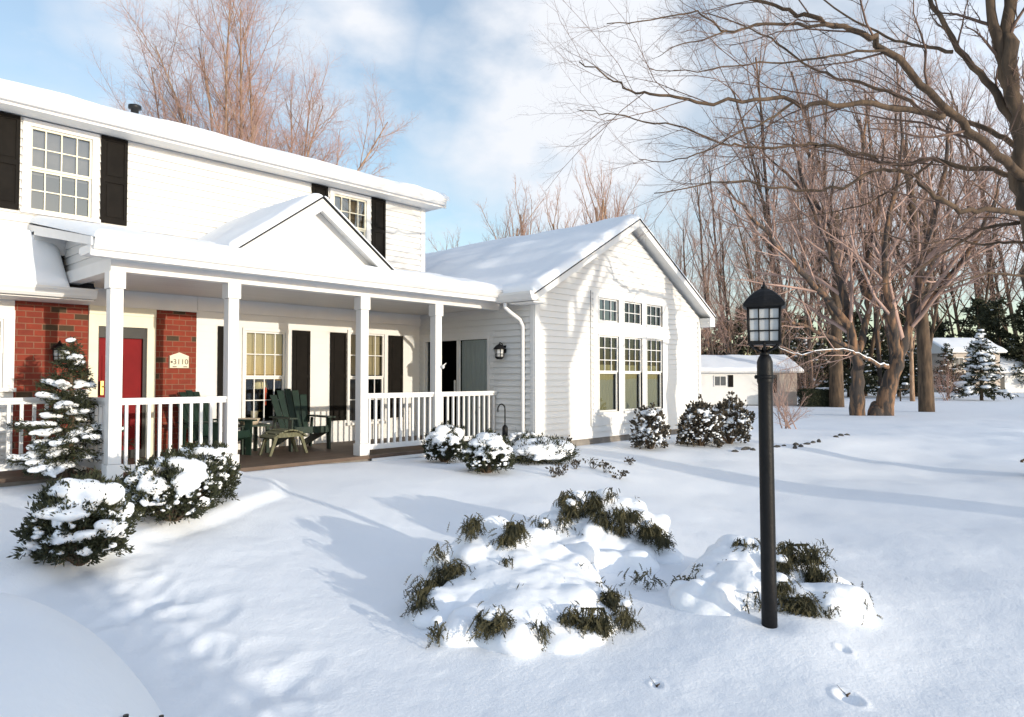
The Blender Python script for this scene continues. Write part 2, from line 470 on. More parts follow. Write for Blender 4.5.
def siding(name, xf, z0, z1, openings, place, parent, course=.112, lip=.016):
    """clapboards; xf(z) gives the left and right ends, place(x, z, out) the point; openings are (x0, x1, z0, z1)"""
    mb = MB(); zs = cut(z0, z1, course, openings)
    for za, zb in zip(zs[:-1], zs[1:]):
        br = sorted({za, zb, *[z for o in openings for z in o[2:4] if za < z < zb]})
        for a, b in zip(br[:-1], br[1:]):
            mid = (a + b) / 2
            cuts = sorted([(o[0], o[1]) for o in openings if o[2] <= mid <= o[3]])
            L0, R0 = xf(a); L1, R1 = xf(b)
            fa = lip * (1 - (a - za) / (zb - za)); fb = lip * (1 - (b - za) / (zb - za))
            cur = None; segs = []; left = ('L', 0)
            for c in cuts:
                segs.append((left, ('v', c[0]))); left = ('v', c[1])
            segs.append((left, ('R', 0)))
            for l, r in segs:
                xa0 = L0 if l[0] == 'L' else l[1]; xa1 = L1 if l[0] == 'L' else l[1]
                xb0 = R0 if r[0] == 'R' else r[1]; xb1 = R1 if r[0] == 'R' else r[1]
                if xb0 - xa0 < .002 and xb1 - xa1 < .002: continue
                xb0 = max(xa0, xb0); xb1 = max(xa1, xb1)
                mb.quad(place(xa0, a, fa), place(xb0, a, fa), place(xb1, b, fb), place(xa1, b, fb))
                if abs(a - za) < 1e-6:
                    mb.quad(place(xa0, a, 0), place(xb0, a, 0), place(xb0, a, fa), place(xa0, a, fa))
    return mb.build(name, M['siding'], parent)

def front(Y): return lambda x, z, o: (x, Y - o, z)
def side(X): return lambda y, z, o: (X - o, y, z)

def window(x0, x1, z0, z1, Y, cols, rows, parent, casing=.09, double=True, glass='glass', blind=None, blind_to=.5, sill=True, sash='trim', room=True, depth=.7, plain_low=False, meet=.5, low_curtain=False):
    """a window in a wall that faces -Y; x0..z1 is the outer edge of the sash"""
    f = MB(); c = casing; p = .035
    f.box(x0 - c, x0, Y - p, Y + .05, z0, z1); f.box(x1, x1 + c, Y - p, Y + .05, z0, z1)
    f.box(x0 - c, x1 + c, Y - p - .006, Y + .05, z1, z1 + c)
    if sill: f.box(x0 - c - .02, x1 + c + .02, Y - p - .035, Y + .05, z0 - .05, z0)
    else: f.box(x0 - c, x1 + c, Y - p - .006, Y + .05, z0 - c, z0)
    w = f.build('window', M['trim'], parent)
    zm = z0 + (z1 - z0) * meet
    halves = [(z0, zm, Y + .012, 0), (zm, z1, Y - .008, 1)] if double else [(z0, z1, Y, 1)]
    s = .03
    for (a, b, yy, k) in halves:
        sm = MB()
        sm.box(x0 + .002, x0 + s, yy, yy + .03, a, b); sm.box(x1 - s, x1 - .002, yy, yy + .03, a, b)
        sm.box(x0 + s, x1 - s, yy, yy + .03, a, a + s); sm.box(x0 + s, x1 - s, yy, yy + .03, b - s, b - .002)
        for i in range(1, cols if k or not plain_low else 1):
            x = x0 + (x1 - x0) * i / cols; sm.box(x - .008, x + .008, yy + .004, yy + .02, a + s, b - s)
        for i in range(1, rows if k or not plain_low else 1):
            z = a + (b - a) * i / rows
            xs = [x0 + s] + [x0 + (x1 - x0) * t / cols for t in range(1, cols)] + [x1 - s]
            for q in range(cols):
                sm.box(xs[q] + (.008 if q else 0), xs[q + 1] - (.008 if q < cols - 1 else 0), yy + .005, yy + .021, z - .008, z + .008)
        sm.build('sash', M[sash], w)
        g = MB(); g.quad((x0 + s, yy + .024, a + s), (x1 - s, yy + .024, a + s), (x1 - s, yy + .024, b - s), (x0 + s, yy + .024, b - s))
        g.build('pane', M[glass], w)
    if blind:
        b_ = MB(); zb = z1 - (z1 - z0) * blind_to
        n = max(4, int((x1 - x0) / .05)); 
        for i in range(n):
            xa = x0 + (x1 - x0) * i / n; xb = x0 + (x1 - x0) * (i + 1) / n
            dy = .012 if blind == 'curtain' else .002
            ya, yb = (Y + .09 + dy * (i % 2), Y + .09 + dy * ((i + 1) % 2))
            zt_ = z0 + (z1 - z0) * .62 if low_curtain else z1
            b_.quad((xa, ya, zb), (xb, yb, zb), (xb, yb, zt_), (xa, ya, zt_))
        b_.build('curtain' if blind == 'curtain' else 'blind', M[blind], w)
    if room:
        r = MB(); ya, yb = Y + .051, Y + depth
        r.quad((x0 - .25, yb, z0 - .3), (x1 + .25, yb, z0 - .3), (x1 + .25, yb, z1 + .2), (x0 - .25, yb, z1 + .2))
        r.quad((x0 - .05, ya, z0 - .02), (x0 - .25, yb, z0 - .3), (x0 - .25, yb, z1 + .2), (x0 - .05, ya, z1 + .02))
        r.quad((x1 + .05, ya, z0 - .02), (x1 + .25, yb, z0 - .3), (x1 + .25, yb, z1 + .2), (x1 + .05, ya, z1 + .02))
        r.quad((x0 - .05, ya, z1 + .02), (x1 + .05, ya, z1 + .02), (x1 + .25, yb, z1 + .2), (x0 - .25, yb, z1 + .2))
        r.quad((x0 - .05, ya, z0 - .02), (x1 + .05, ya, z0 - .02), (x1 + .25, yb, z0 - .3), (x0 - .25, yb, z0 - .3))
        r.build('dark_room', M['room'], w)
    return w

def shutter(x0, x1, z0, z1, Y, parent, arch=False):
    s = MB(); t = .045; Y0 = Y - .02
    s.box(x0, x0 + t, Y0 - .03, Y0, z0, z1); s.box(x1 - t, x1, Y0 - .03, Y0, z0, z1)
    zm = z0 + (z1 - z0) * .5
    for a, b in ((z0, z0 + .07), (zm - .035, zm + .035), (z1 - .06, z1)): s.box(x0 + t, x1 - t, Y0 - .03, Y0, a, b)
    for a, b in ((z0 + .07, zm - .035), (zm + .035, z1 - .06)):
        s.box(x0 + t, x1 - t, Y0 - .012, Y0, a, b)
        s.box(x0 + t + .03, x1 - t - .03, Y0 - .022, Y0 - .0125, a + .03, b - .03)
    return s.build('shutter', M['shutter'], parent)

def Xw(px, Y=YW): return on_y(px, 300, Y).x
def Zw(px, py, Y=YW): return on_y(px, py, Y).z

# --- openings of the main front wall
ZC = 2.87       # porch ceiling
ZS = 5.09       # main soffit
XL = -4.5
door_x0, door_x1 = Xw(97), Xw(146)
w1 = (Xw(244.5), Xw(284.5), Zw(262, 423), Zw(243, 330.5))
w2 = (Xw(349), Xw(383.5), Zw(365, 421.5), Zw(365, 333.5))
w0 = (1.15, Xw(2.5), Zw(3, 388), Zw(3, 319))
br0, br1 = Xw(13.5), Xw(196)
u1 = (Xw(25.5), Xw(88.5), Zw(60, 214), Zw(60, 131.5))
u2 = (Xw(332), Xw(365), u1[2], u1[3])

XR = 9.36
# lower storey white siding right of the brick
siding('wall', lambda z: (br1, XS), ZD, ZC + .1, [(w1[0], w1[1], w1[2], w1[3]), (w2[0], w2[1], w2[2], w2[3])], front(YW), house, lip=.008)
siding('wall', lambda z: (XL, br0), .2, ZC, [w0], front(YW), house)
b = MB()
b.box(br0, door_x0 - .12, YW, YW + .1, .1, 2.62); b.box(door_x1 + .12, br1, YW, YW + .1, .1, 2.62)
b.build('wall', M['brick'], house)['label'] = 'red brick wall beside the front door'
b = MB(); b.box(br0, br1, YW - .03, YW + .05, 2.623, ZC); b.box(br1 + .001, XS, YW - .045, YW - .02, ZC - .22, ZC)
b.build('frieze_board', M['trim'], house)
# upper storey
siding('wall', lambda z: (XL, XR), 3.0, ZS, [u1, u2], front(YW), house, lip=.03)
b = MB(); b.box(XR - .09, XR + .02, YW - .025, YW + .09, 3.0, ZS); b.build('corner_board', M['trim'], house)
b = MB(); b.box(XR - .02, XR, YW + .09, 18.5, .2, ZS); b.box(XL, XL + .02, YW, 18.5, .2, ZS); b.box(XL + .02, XR - .02, 18.48, 18.5, .2, ZS)
b.prism([(XR - .02, 11.1, ZS), (XR - .02, 18.5, ZS), (XR - .02, 14.8, ZS + 1.25)], (.02, 0, 0))
b.prism([(XL, 11.1, ZS), (XL, 18.5, ZS), (XL, 14.8, ZS + 1.25)], (.02, 0, 0))
b.build('wall', M['siding'], house)
for (o, sl, sr) in ((u1, (Xw(-14), Xw(15)), (Xw(97), Xw(123.5))), (u2, (Xw(309.5), Xw(325.5)), (Xw(370), Xw(383.5)))):
    window(*o, YW, 4, 2, house, casing=.085, glass='glass_refl', blind='shade_grey' if o is u1 else 'blind', blind_to=.55 if o is u1 else .75, sash='cream_frame')
    for s in (sl, sr): shutter(s[0], s[1], o[2] - .03, o[3] + .09, YW, house)
# lower windows
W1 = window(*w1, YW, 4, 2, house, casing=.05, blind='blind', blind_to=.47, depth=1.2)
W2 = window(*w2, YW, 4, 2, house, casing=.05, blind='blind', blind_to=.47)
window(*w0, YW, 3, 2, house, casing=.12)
zs0, zs1 = Zw(337, 424), Zw(300, 331.5)
for a, b_ in ((217, 222.6), (291.5, 308.8), (329.4, 345.2), (387.8, 401.6)):
    shutter(Xw(a), Xw(b_), w1[2] - .02, w1[3] + .05, YW, house)

# front door with its storm door
d = MB(); c = .1
d.box(door_x0 - .12, door_x0, YW - .04, YW + .1, ZD, 2.5); d.box(door_x1, door_x1 + .12, YW - .04, YW + .1, ZD, 2.5)
zt = Zw(120, 327)
d.box(door_x0, door_x1, YW - .04, YW + .1, zt, 2.5); d.box(door_x0 - .12, door_x1 + .12, YW - .05, YW + .1, 2.502, 2.62)
D = d.build('door_frame', M['cream_frame'], house)
d = MB(); d.box(door_x0, door_x1, YW + .06, YW + .1, ZD + .02, zt)
for i in range(2):
    for (za, zb) in ((.2, .75), (.95, 1.5)):
        xa = door_x0 + .08 + i * (door_x1 - door_x0 - .1) / 2
        d.box(xa, xa + (door_x1 - door_x0) / 2 - .12, YW + .045, YW + .059, ZD + za, ZD + zb)
DR = d.build('door', M['door'], house)
d = MB(); s = .045
d.box(door_x0, door_x0 + .02, YW + .0, YW + .03, ZD, zt); d.box(door_x1 - s, door_x1, YW + .0, YW + .03, ZD, zt); d.box(door_x0 + .02, door_x1 - s, YW, YW + .03, zt - .16, zt); d.box(door_x0 + .02, door_x1 - s, YW, YW + .03, ZD, ZD + .12)
d.build('storm_door_frame', M['dark'], DR)
d = MB(); d.quad((door_x0 + .02, YW + .015, ZD + .12), (door_x1 - s, YW + .015, ZD + .12), (door_x1 - s, YW + .015, zt - .16), (door_x0 + .02, YW + .015, zt - .16)); d.build('pane', M['door_glass'], DR)
hp = Vector((door_x0 + .06, YW - .03, Zw(98, 388)))
d = MB(); d.box(hp.x - .02, hp.x + .02, hp.y, hp.y + .03, hp.z - .1, hp.z + .1); d.tube([hp + Vector((0, -.01, .02)), hp + Vector((0, -.04, .02)), hp + Vector((.11, -.04, .02))], [.01, .01, .008], 8)
d.build('handle', M['brass'], DR)

# deck, foundation
b = MB(); b.box(2.74, XS, 8.78, YW, ZD - .05, ZD); b.box(XL, 2.739, 9.93, YW, ZD - .05, ZD); b.build('porch_deck', M['deck'], house)
b = MB(); b.box(2.8, 4.45, 8.84, 8.9, 0, ZD - .051); b.box(6.2, XS, 8.84, 8.9, 0, ZD - .051); b.box(4.451, 6.199, 8.84, 8.9, 0, ZD - .051); b.box(XL, 2.799, 9.98, 10.03, 0, ZD - .051); b.box(2.8, 2.86, 8.901, 10.03, 0, ZD - .051)
b.box(XS + .02, 15.23, YG + .015, YG + .2, -.2, .435); b.box(XS + .012, XS + .1, YG + .2, 8.83, -.2, .36)
b.build('foundation', M['concrete'], house)
for q in ((2.86, 4.17), (6.4, XS)):
    b = MB(); b.box(q[0], q[1], 8.765, 8.779, ZD - .1, ZD - .05); b.build('deck_fascia', M['trim'], house)

# columns
cols_x = [2.854, 4.25, 6.305, 7.794]
ZB = 2.83
for x in cols_x:
    m = MB(); w = .07
    m.box(x - w, x + w, YP - w, YP + w, ZD + .18, ZB - .2)
    m.box(x - .088, x + .088, YP - .088, YP + .088, ZD, ZD + .178)
    m.box(x - .088, x + .088, YP - .088, YP + .088, ZB - .198, ZB - .002)
    m.build('column', M['trim'], house, bevel=.004)
# porch beam, soffit, ceiling
b = MB(); b.box(2.78, XS, YP - .08, YP + .08, ZB, 2.985); b.box(2.78, 2.93, YP + .081, YW, ZB, 2.985); b.build('porch_beam', M['trim'], house)
b = MB(); b.box(2.931, XS, YP + .081, YW, ZC, ZC + .03); b.build('porch_ceiling', M['ceiling'], house)
XPL = 2.47; YPF = 8.42
b = MB(); b.box(XPL, 8.97, YPF + .1, YP - .081, 2.96, 2.984); b.build('soffit', M['soffit'], house)
def zp(y): return 3.12 + (y - YPF) * .2
# porch roof slab and left gable end
b = MB(); b.prism([(XPL, YPF + .06, 3.04), (XPL, YPF + .06, zp(YPF + .06)), (XPL, YW, zp(YW)), (XPL, YW, zp(YW) - .13)], (9.2 - XPL, 0, 0)); PR = b.build('porch_roof', M['trim'], house)
b = MB()
z = 2.985
siding('wall', lambda z: (YP - .05 + max(0, (z - 3.08) / .2), YW), 2.985, 3.5, [], side(2.84), house, course=.11)
b = MB(); b.box(XPL, 2.84, YW - .32, YW - .01, zp(YW) - .42, zp(YW) - .14); b.build('eave_return', M['trim'], house)
b = MB(); b.box(XPL + .01, 2.83, YPF + .1, YPF + .5, 2.986, 3.06); b.build('eave_return', M['trim'], house)
# gutters (ogee profile pulled along)
def gutter_x(x0, x1, y, z, parent, h=.13, w=.12):
    prof = [(0, 0), (-w * .55, 0), (-w * .75, h * .25), (-w * .85, h * .5), (-w, h * .75), (-w, h), (-w + .012, h), (-w + .012, h * .8), (0, h * .8)]
    m = MB(); m.prism([(x0, y + a, z + b_) for a, b_ in prof], (x1 - x0, 0, 0)); return m.build('gutter', M['trim'], parent)
gutter_x(XPL + .02, 8.95, YPF + .1, 3.0, house)
# beam trim under gutter
b = MB(); b.box(XPL, 8.96, YPF + .062, YPF + .1, 2.93, 3.0); b.build('fascia', M['trim'], house)
snow_slab('snow', (XPL + .02, YPF + .03, 3.125), (9.35 - XPL, 0, 0), (0, YW - YPF - .03, .55), 90, 24, .10, PR, edge=.1, seed=3, lumps=.3, drop=.03)
# snow hugging the fascia of the left rake
# pediment over the porch opening
PX, PY, PZ, PB, PH = 5.36, 8.52, 4.10, 3.18, 1.27
t = MB(); t.prism([(PX - PH + .1, PY + .2, PB), (PX + PH - .1, PY + .2, PB), (PX, PY + .2, PZ - .1)], (0, .05, 0)); t.build('pediment_wall', M['siding'], house)
rk = MB()
for s in (-1, 1):
    e = Vector((PX + s * PH, PY, PB)); a = Vector((PX, PY, PZ)); dn = (e - a).normalized(); nn = Vector((-dn.z, 0, dn.x)); nn = nn if nn.z > 0 else -nn
    rk.prism([a, e, e - Vector((0, 0, .15)) - dn * .0, a - Vector((0, 0, .17))], (0, .03, 0))
rk.build('rake_board', M['trim'], house)
pr = MB()
for s in (-1, 1):
    e = Vector((PX + s * (PH + .04), PY - .03, PB - .02)); a = Vector((PX, PY - .03, PZ + .012))
    if s > 0: pr.prism([a, e, e + Vector((0, 0, .011)), a + Vector((0, 0, .011))], (0, YW - PY + .02, 0))
    else: pr.prism([a, e, e + Vector((0, 0, .022)), a + Vector((0, 0, .022))], (0, YW - PY + .02, 0))
PD = pr.build('pediment_roof', M['shingle'], house)
sf = MB()
for s in (-1, 1):
    sf.prism([(PX, PY + .031, PZ - .06), (PX + s * (PH - .02), PY + .031, PB - .05), (PX + s * (PH - .02), PY + .031, PB - .08), (PX, PY + .031, PZ - .09)], (0, .17, 0))
sf.build('soffit', M['soffit'], house)
L = Vector((PX - PH - .03, PY - .028, PB + .0)); Rr_ = Vector((PX + PH + .03, PY - .028, PB + .0)); A = Vector((PX - .01, PY - .028, PZ + .022))
snow_slab('snow', L, (A - L), (0, YW - PY, 0), 30, 30, .11, PD, edge=.12, seed=11, lumps=.15)
snow_slab('snow', Rr_, (Vector((PX + .01, PY - .028, PZ + .022)) - Rr_), (0, YW - PY, 0), 30, 30, .06, PD, edge=.12, seed=12, lumps=.15)

# main roof
SL = math.tan(R(19))
ZE = 5.24
def zr(y): return ZE + (y - YE) * SL
b = MB(); b.prism([(XL - .3, YE, ZE - .14), (XL - .3, YE, ZE), (XL - .3, 14.8, zr(14.8)), (XL - .3, 18.9, zr(10.7)), (XL - .3, 18.9, ZE - .14)], (9.6 - XL + .3, 0, 0))
MR = b.build('main_roof', M['trim'], house)
b = MB(); b.box(XL - .3, 9.6, YE - .035, YE - .005, ZS - .02, ZE - .02); b.build('fascia', M['trim'], house)
gutter_x(XL - .3, 9.52, YE - .036, ZE - .13, house)
b = MB(); b.box(XL - .3, 9.58, YE - .004, YW - .02, ZS, ZS + .02); b.build('soffit', M['soffit'], house)
snow_slab('snow', (XL - .3, YE - .05, ZE - .01), (9.66 - XL + .3, 0, 0), (0, 14.8 - YE + .1, (14.8 - YE + .1) * SL), 120, 20, .12, MR, edge=.12, seed=21, lumps=.24, drop=.04)
snow_slab('snow', (9.66, 19, ZE - .02), (XL - .3 - 9.66, 0, 0), (0, 14.8 - 19, zr(14.8) - ZE), 60, 12, .2, MR, edge=.15, seed=22)
vp = on_y(131, 112, 12.2)
b = MB(); b.lathe((vp.x, vp.y, zr(12.2)), [(.06, 0), (.06, .22), (.1, .23), (.1, .28), (.02, .31)], 12); b.build('roof_vent', M['dark'], house)

# lower roof over the left part of the front
YL = 10.45; ZLg = 2.62
b = MB(); b.prism([(XL - .2, YL, ZLg + .02), (XL - .2, YL, ZLg + .12), (XL - .2, YW, ZLg + .78), (XL - .2, YW, ZLg + .02)], (2.84 - XL + .2 + .28, 0, 0)); LR = b.build('lower_roof', M['shingle'], house)
gutter_x(XL - .2, 3.1, YL, ZLg + .02, house)
b = MB(); b.box(XL - .2, 3.1, YL + .02, YW - .001, ZLg, ZLg + .018); b.build('soffit', M['soffit'], house)
snow_slab('snow', (XL - .2, YL - .1, ZLg + .12), (2.78 - XL + .2, 0, 0), (0, YW - YL + .1, .78), 60, 16, .14, LR, edge=.13, seed=31, lumps=.25)

# wing
XE0, XE1, XRG = 8.95, 15.5, 12.22
ZW0, ZWR = 3.0, 4.80
YR0 = 7.70
SLW = (ZWR - ZW0) / (XRG - XE0)
def wz(x): return ZW0 + (x - XE0) * SLW if x < XRG else ZWR - (x - XRG) * (ZWR - ZW0) / (XE1 - XRG)
XWR = 15.25
def gab(z):
    if z <= wz(XS) - .12: return (XS, XWR)
    l = XE0 + (z + .12 - ZW0) / SLW; r = XE1 - (z + .12 - ZW0) * (XE1 - XRG) / (ZWR - ZW0)
    return (max(XS, min(l, XRG)), min(XWR, max(r, XRG)))
gw = []
for (xa, xb) in ((598.2, 617.7), (623.5, 641.1), (645.9, 661.6)):
    gw.append((Xw(xa, YG), Xw(xb, YG), Zw(600, 412.0, YG), Zw(600, 335.3, YG), .47))
for (xa, xb) in ((597.4, 614.4), (622.5, 638.5), (645.3, 660)):
    gw.append((Xw(xa, YG), Xw(xb, YG), Zw(600, 321, YG), Zw(600, 297.5, YG), 0))
surround = (Xw(592.5, YG), Xw(667, YG), Zw(592, 426, YG), Zw(592, 291.5, YG))
siding('wall', gab, .44, ZWR - .13, [surround], front(YG), house, lip=.024)
# flat panel of trim round the six windows
b = MB()
xs = [surround[0], *[v for w in gw[:3] for v in w[:2]], surround[1]]
zs_ = [surround[2], gw[0][2], gw[0][3], gw[3][2], gw[3][3], surround[3]]
yt = YG - .024
for k in range(5):
    za, zb = zs_[k], zs_[k + 1]
    if k in (1, 3):
        for q in range(0, 8, 2): b.box(xs[q], xs[q + 1], yt, YG + .05, za, zb)
    else: b.box(xs[0], xs[-1], yt, YG + .05, za, zb)
b.build('window_surround', M['trim'], house)
for i, w in enumerate(gw):
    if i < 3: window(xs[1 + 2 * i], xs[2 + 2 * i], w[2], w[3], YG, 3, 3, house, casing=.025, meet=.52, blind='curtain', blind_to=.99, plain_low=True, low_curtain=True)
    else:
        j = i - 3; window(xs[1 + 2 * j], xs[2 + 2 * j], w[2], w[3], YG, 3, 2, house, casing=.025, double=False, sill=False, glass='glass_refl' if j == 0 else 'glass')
for q in ((XS - .03, XS + .085, YG - .034, YG - .001, .44, 2.93), (XS - .036, XS - .001, YG - .001, YG + .08, .36, 2.9), (XWR - .09, XWR + .02, YG - .034, YG + .06, .44, 2.9)):
    b = MB(); b.box(*q); b.build('corner_board', M['trim'], house)
# sliding door on the wing side: Y range
sd0, sd1 = on_x(490.5, 350, XS).y, on_x(424, 350, XS).y
sdz = on_x(470, 336, XS).z
siding('wall', lambda y: (YG, YW), .33, 2.97, [(sd0, sd1, ZD, sdz)], side(XS), house, lip=.036)
b = MB()
b.box(XS - .03, XS + .08, sd0, sd0 + .06, ZD, sdz); b.box(XS - .03, XS + .08, sd1 - .06, sd1, ZD, sdz); b.box(XS - .03, XS + .08, sd0 + .06, sd1 - .06, sdz - .07, sdz); b.box(XS - .03, XS + .08, sd0 + .06, sd1 - .06, ZD, ZD + .06)
SDm = b.build('sliding_door', M['trim'], house)
ym = on_x(458.5, 350, XS).y
b = MB(); b.box(XS - .015, XS + .02, ym - .04, ym + .04, ZD + .06, sdz - .07); b.build('mullion', M['trim'], SDm)
b = MB(); b.quad((XS + .03, sd0 + .06, sdz - .07), (XS + .03, ym - .04, sdz - .07), (XS + .03, ym - .04, ZD + .06), (XS + .03, sd0 + .06, ZD + .06)); b.build('pane', M['door_glass'], SDm)
b = MB(); b.quad((XS + .05, ym + .04, sdz - .07), (XS + .05, sd1 - .06, sdz - .07), (XS + .05, sd1 - .06, ZD + .06), (XS + .05, ym + .04, ZD + .06)); b.build('pane', M['door_glass'], SDm)
b = MB(); yc0, yc1 = sd0 + .06, ym - .05
n = 22
for i in range(n):
    ya = yc0 + (yc1 - yc0) * i / n; yb = yc0 + (yc1 - yc0) * (i + 1) / n
    b.quad((XS + .045 + .02 * (i % 2), ya, ZD + .07), (XS + .045 + .02 * ((i + 1) % 2), yb, ZD + .07), (XS + .045 + .02 * ((i + 1) % 2), yb, sdz - .08), (XS + .045 + .02 * (i % 2), ya, sdz - .08))
b.build('curtain', M['pane_reflection'], SDm)  # pleated sheet added to give the pane its grey reflected tone
b = MB(); xa, xb = XS + .081, XS + .9
b.quad((xb, sd0, ZD), (xb, sd1, ZD), (xb, sd1, sdz), (xb, sd0, sdz)); b.quad((xa, sd0, ZD), (xb, sd0, ZD), (xb, sd0, sdz), (xa, sd0, sdz)); b.quad((xa, sd1, ZD), (xb, sd1, ZD), (xb, sd1, sdz), (xa, sd1, sdz))
b.quad((xa, sd0, sdz), (xa, sd1, sdz), (xb, sd1, sdz), (xb, sd0, sdz)); b.quad((xa, sd0, ZD), (xa, sd1, ZD), (xb, sd1, ZD), (xb, sd0, ZD)); b.build('dark_room', M['room'], SDm)
b = MB(); b.box(XS - .05, XS - .031, ym + .05, ym + .075, 1.25, 1.55); b.build('handle', M['trim'], SDm)
b = MB(); b.box(XS - .022, XS - .003, sd0 - .1, sd0 - .003, ZD, sdz + .12); b.box(XS - .022, XS - .003, sd0 - .002, YW, sdz + .003, sdz + .12); b.build('door_frame', M['trim'], house)
# wing other walls
b = MB(); b.box(XWR - .02, XWR, YG + .061, 16, -.2, 2.95); b.box(XS, XWR - .021, 15.98, 16, -.2, 3.0); b.build('wall', M['siding'], house)
# wing roof
b = MB()
b.prism([(XE0, YR0, ZW0 - .1), (XE0, YR0, ZW0 + .02), (XRG, YR0, ZWR + .02), (XE1, YR0, ZW0 + .02), (XE1, YR0, ZW0 - .1), (XRG, YR0, ZWR - .12)], (0, .035, 0))
b.build('rake_board', M['trim'], house)
b = MB()
b.prism([(XE0, YR0 + .036, ZW0 - .02), (XE0, YR0 + .036, ZW0 + .015), (XRG, YR0 + .036, ZWR + .015), (XE1, YR0 + .036, ZW0 + .015), (XE1, YR0 + .036, ZW0 - .02), (XRG, YR0 + .036, ZWR - .02)], (0, 8.6, 0))
WR = b.build('wing_roof', M['soffit'], house)
b = MB()
b.prism([(XE0 - .02, YR0 - .02, ZW0 + .012), (XE0 - .02, YR0 - .02, ZW0 + .034), (XRG, YR0 - .02, ZWR + .04), (XE1 + .02, YR0 - .02, ZW0 + .034), (XE1 + .02, YR0 - .02, ZW0 + .012), (XRG, YR0 - .02, ZWR + .022)], (0, 8.6, 0))
b.build('shingles', M['shingle'], WR)
b = MB()
b.box(XE1 - .27, XE1 - .01, YR0 + .036, 16.3, ZW0 - .12, ZW0 - .1); b.box(XE1 - .035, XE1 - .01, YR0 + .036, 16.3, ZW0 - .099, ZW0 - .02)
b.box(XE0, XS, YR0 + .036, 8.3, ZW0 - .12, ZW0 - .1)
b.build('soffit', M['soffit'], house)
b = MB(); b.box(XWR, XE1 - .005, YR0 - .005, YG, ZW0 - .2, ZW0 + .0); b.build('eave_return', M['trim'], house)
g = MB(); h, w = .15, .13
prof = [(0, 0), (-w * .55, 0), (-w * .75, h * .25), (-w * .85, h * .5), (-w, h * .75), (-w, h), (0, h)]
g.prism([(XE0 + a, YR0 - .0, ZW0 - .09 + b_) for a, b_ in prof][::-1], (0, .85, 0)); g.build('gutter', M['trim'], house)
snow_slab('snow', (XE0 - .03, YR0 - .015, ZW0 + .025), (0, 8.6, 0), (XRG - XE0 + .04, 0, (XRG - XE0 + .04) * SLW), 70, 40, .13, WR, edge=.13, seed=41, lumps=.22)
snow_slab('snow', (XE1 + .03, YR0 - .015, ZW0 + .03), (0, 8.6, 0), (XRG - XE1 - .03, 0, ZWR - ZW0), 40, 30, .09, WR, edge=.13, seed=42, lumps=.22)
# downspout
pts = [Vector((8.9, 8.35, 2.9)), Vector((8.9, 8.35, 2.82)), Vector((8.98, 8.3, 2.74)), Vector((9.16, 8.24, 2.62)), Vector((9.22, 8.22, 2.5)), Vector((9.22, 8.22, .55)), Vector((9.19, 8.17, .47)), Vector((9.1, 8.0, .42))]
b = MB(); b.tube(pts, [.036] * len(pts), 8); b.build('downspout', M['trim'], house)
b = MB(); pw = [on_y(591, 290, YG - .03), on_y(591, 426, YG - .03)]; b.tube(pw, [.006, .006], 5); b.build('cable', M['stone'], house)

# railings
def railing(a, b_, n, parent=house, zt=1.36, zb=.535, post=False):
    a = Vector(a); b_ = Vector(b_); r = MB()
    d = (b_ - a).normalized(); s = Vector((-d.y, d.x, 0))
    zt_ = zt
    r.obox((a + b_) / 2 + Vector((0, 0, zt_ - .022)), (b_ - a) / 2, s * .042, Vector((0, 0, .02)))
    r.obox((a + b_) / 2 + Vector((0, 0, zt_ - .0615)), (b_ - a) / 2, s * .022, Vector((0, 0, .0205)))
    ro = r.build('railing', M['trim'], parent, bevel=.003)
    r = MB(); r.obox((a + b_) / 2 + Vector((0, 0, zb)), (b_ - a) / 2, s * .025, Vector((0, 0, .04))); r.build('bottom_rail', M['trim'], ro)
    w = .017; m = MB(); m.obox((0, 0, (zb + .04 + zt - .082) / 2), d * w, s * w, Vector((0, 0, (zt - .082 - zb - .04) / 2 + .001)))
    first = None
    for i in range(n):
        p = a + (b_ - a) * ((i + .5) / n)
        if first is None:
            o = m.build('baluster', M['trim'], ro); first = o
        else:
            o = first.copy(); COL.objects.link(o); o.parent = ro
        o.location = (p.x, p.y, 0)
    return ro
railing((2.93, YP, 0), (4.18, YP, 0), 10)
railing((6.38, YP, 0), (7.72, YP, 0), 11)
railing((7.87, YP, 0), (XS - .03, YP, 0), 11)
railing((2.854, YP + .08, 0), (2.854, 10.02, 0), 7)
railing((2.80, 10.07, 0), (-1.6, 10.07, 0), 34)
b = MB(); b.box(2.80, 2.91, 10.02, 10.13, ZD, 1.42); b.box(2.785, 2.925, 10.005, 10.145, 1.421, 1.45); b.build('newel_post', M['trim'], house, bevel=.004)

# things seen behind the window glass
lx, ly = Xw(262), YW + .55
lt = thing('table_lamp', 'table lamp with cream shade glimpsed behind the porch window', 'lamp', (lx + .25, ly, 1.1))
b = MB(); b.lathe((lx + .25, ly, 1.0), [(.05, 0), (.05, .02), (.015, .04), (.015, .42)], 10); b.build('base', M['brass'], lt)
b = MB(); b.lathe((lx + .25, ly, 1.4), [(.15, 0), (.1, .19)], 14); b.build('lamp_shade', M['lampshade'], lt)
cd = MB(); cd.lathe((lx + .2, ly - .3, 1.12), [(.022, 0), (.022, .3), (.004, .31)], 10); tag(cd.build('candle', M['red_candle']), 'tall red orange candle inside the porch window', 'candle')
pt = thing('potted_plant', 'small plant in a pale pot on the sill inside the porch window', 'potted plant', (lx + .02, ly - .25, .88))
b = MB(); b.lathe((lx + .02, ly - .25, .88), [(.05, 0), (.07, .15)], 12); b.build('pot', M['pot'], pt)
b = MB(); _r = random.Random(5)
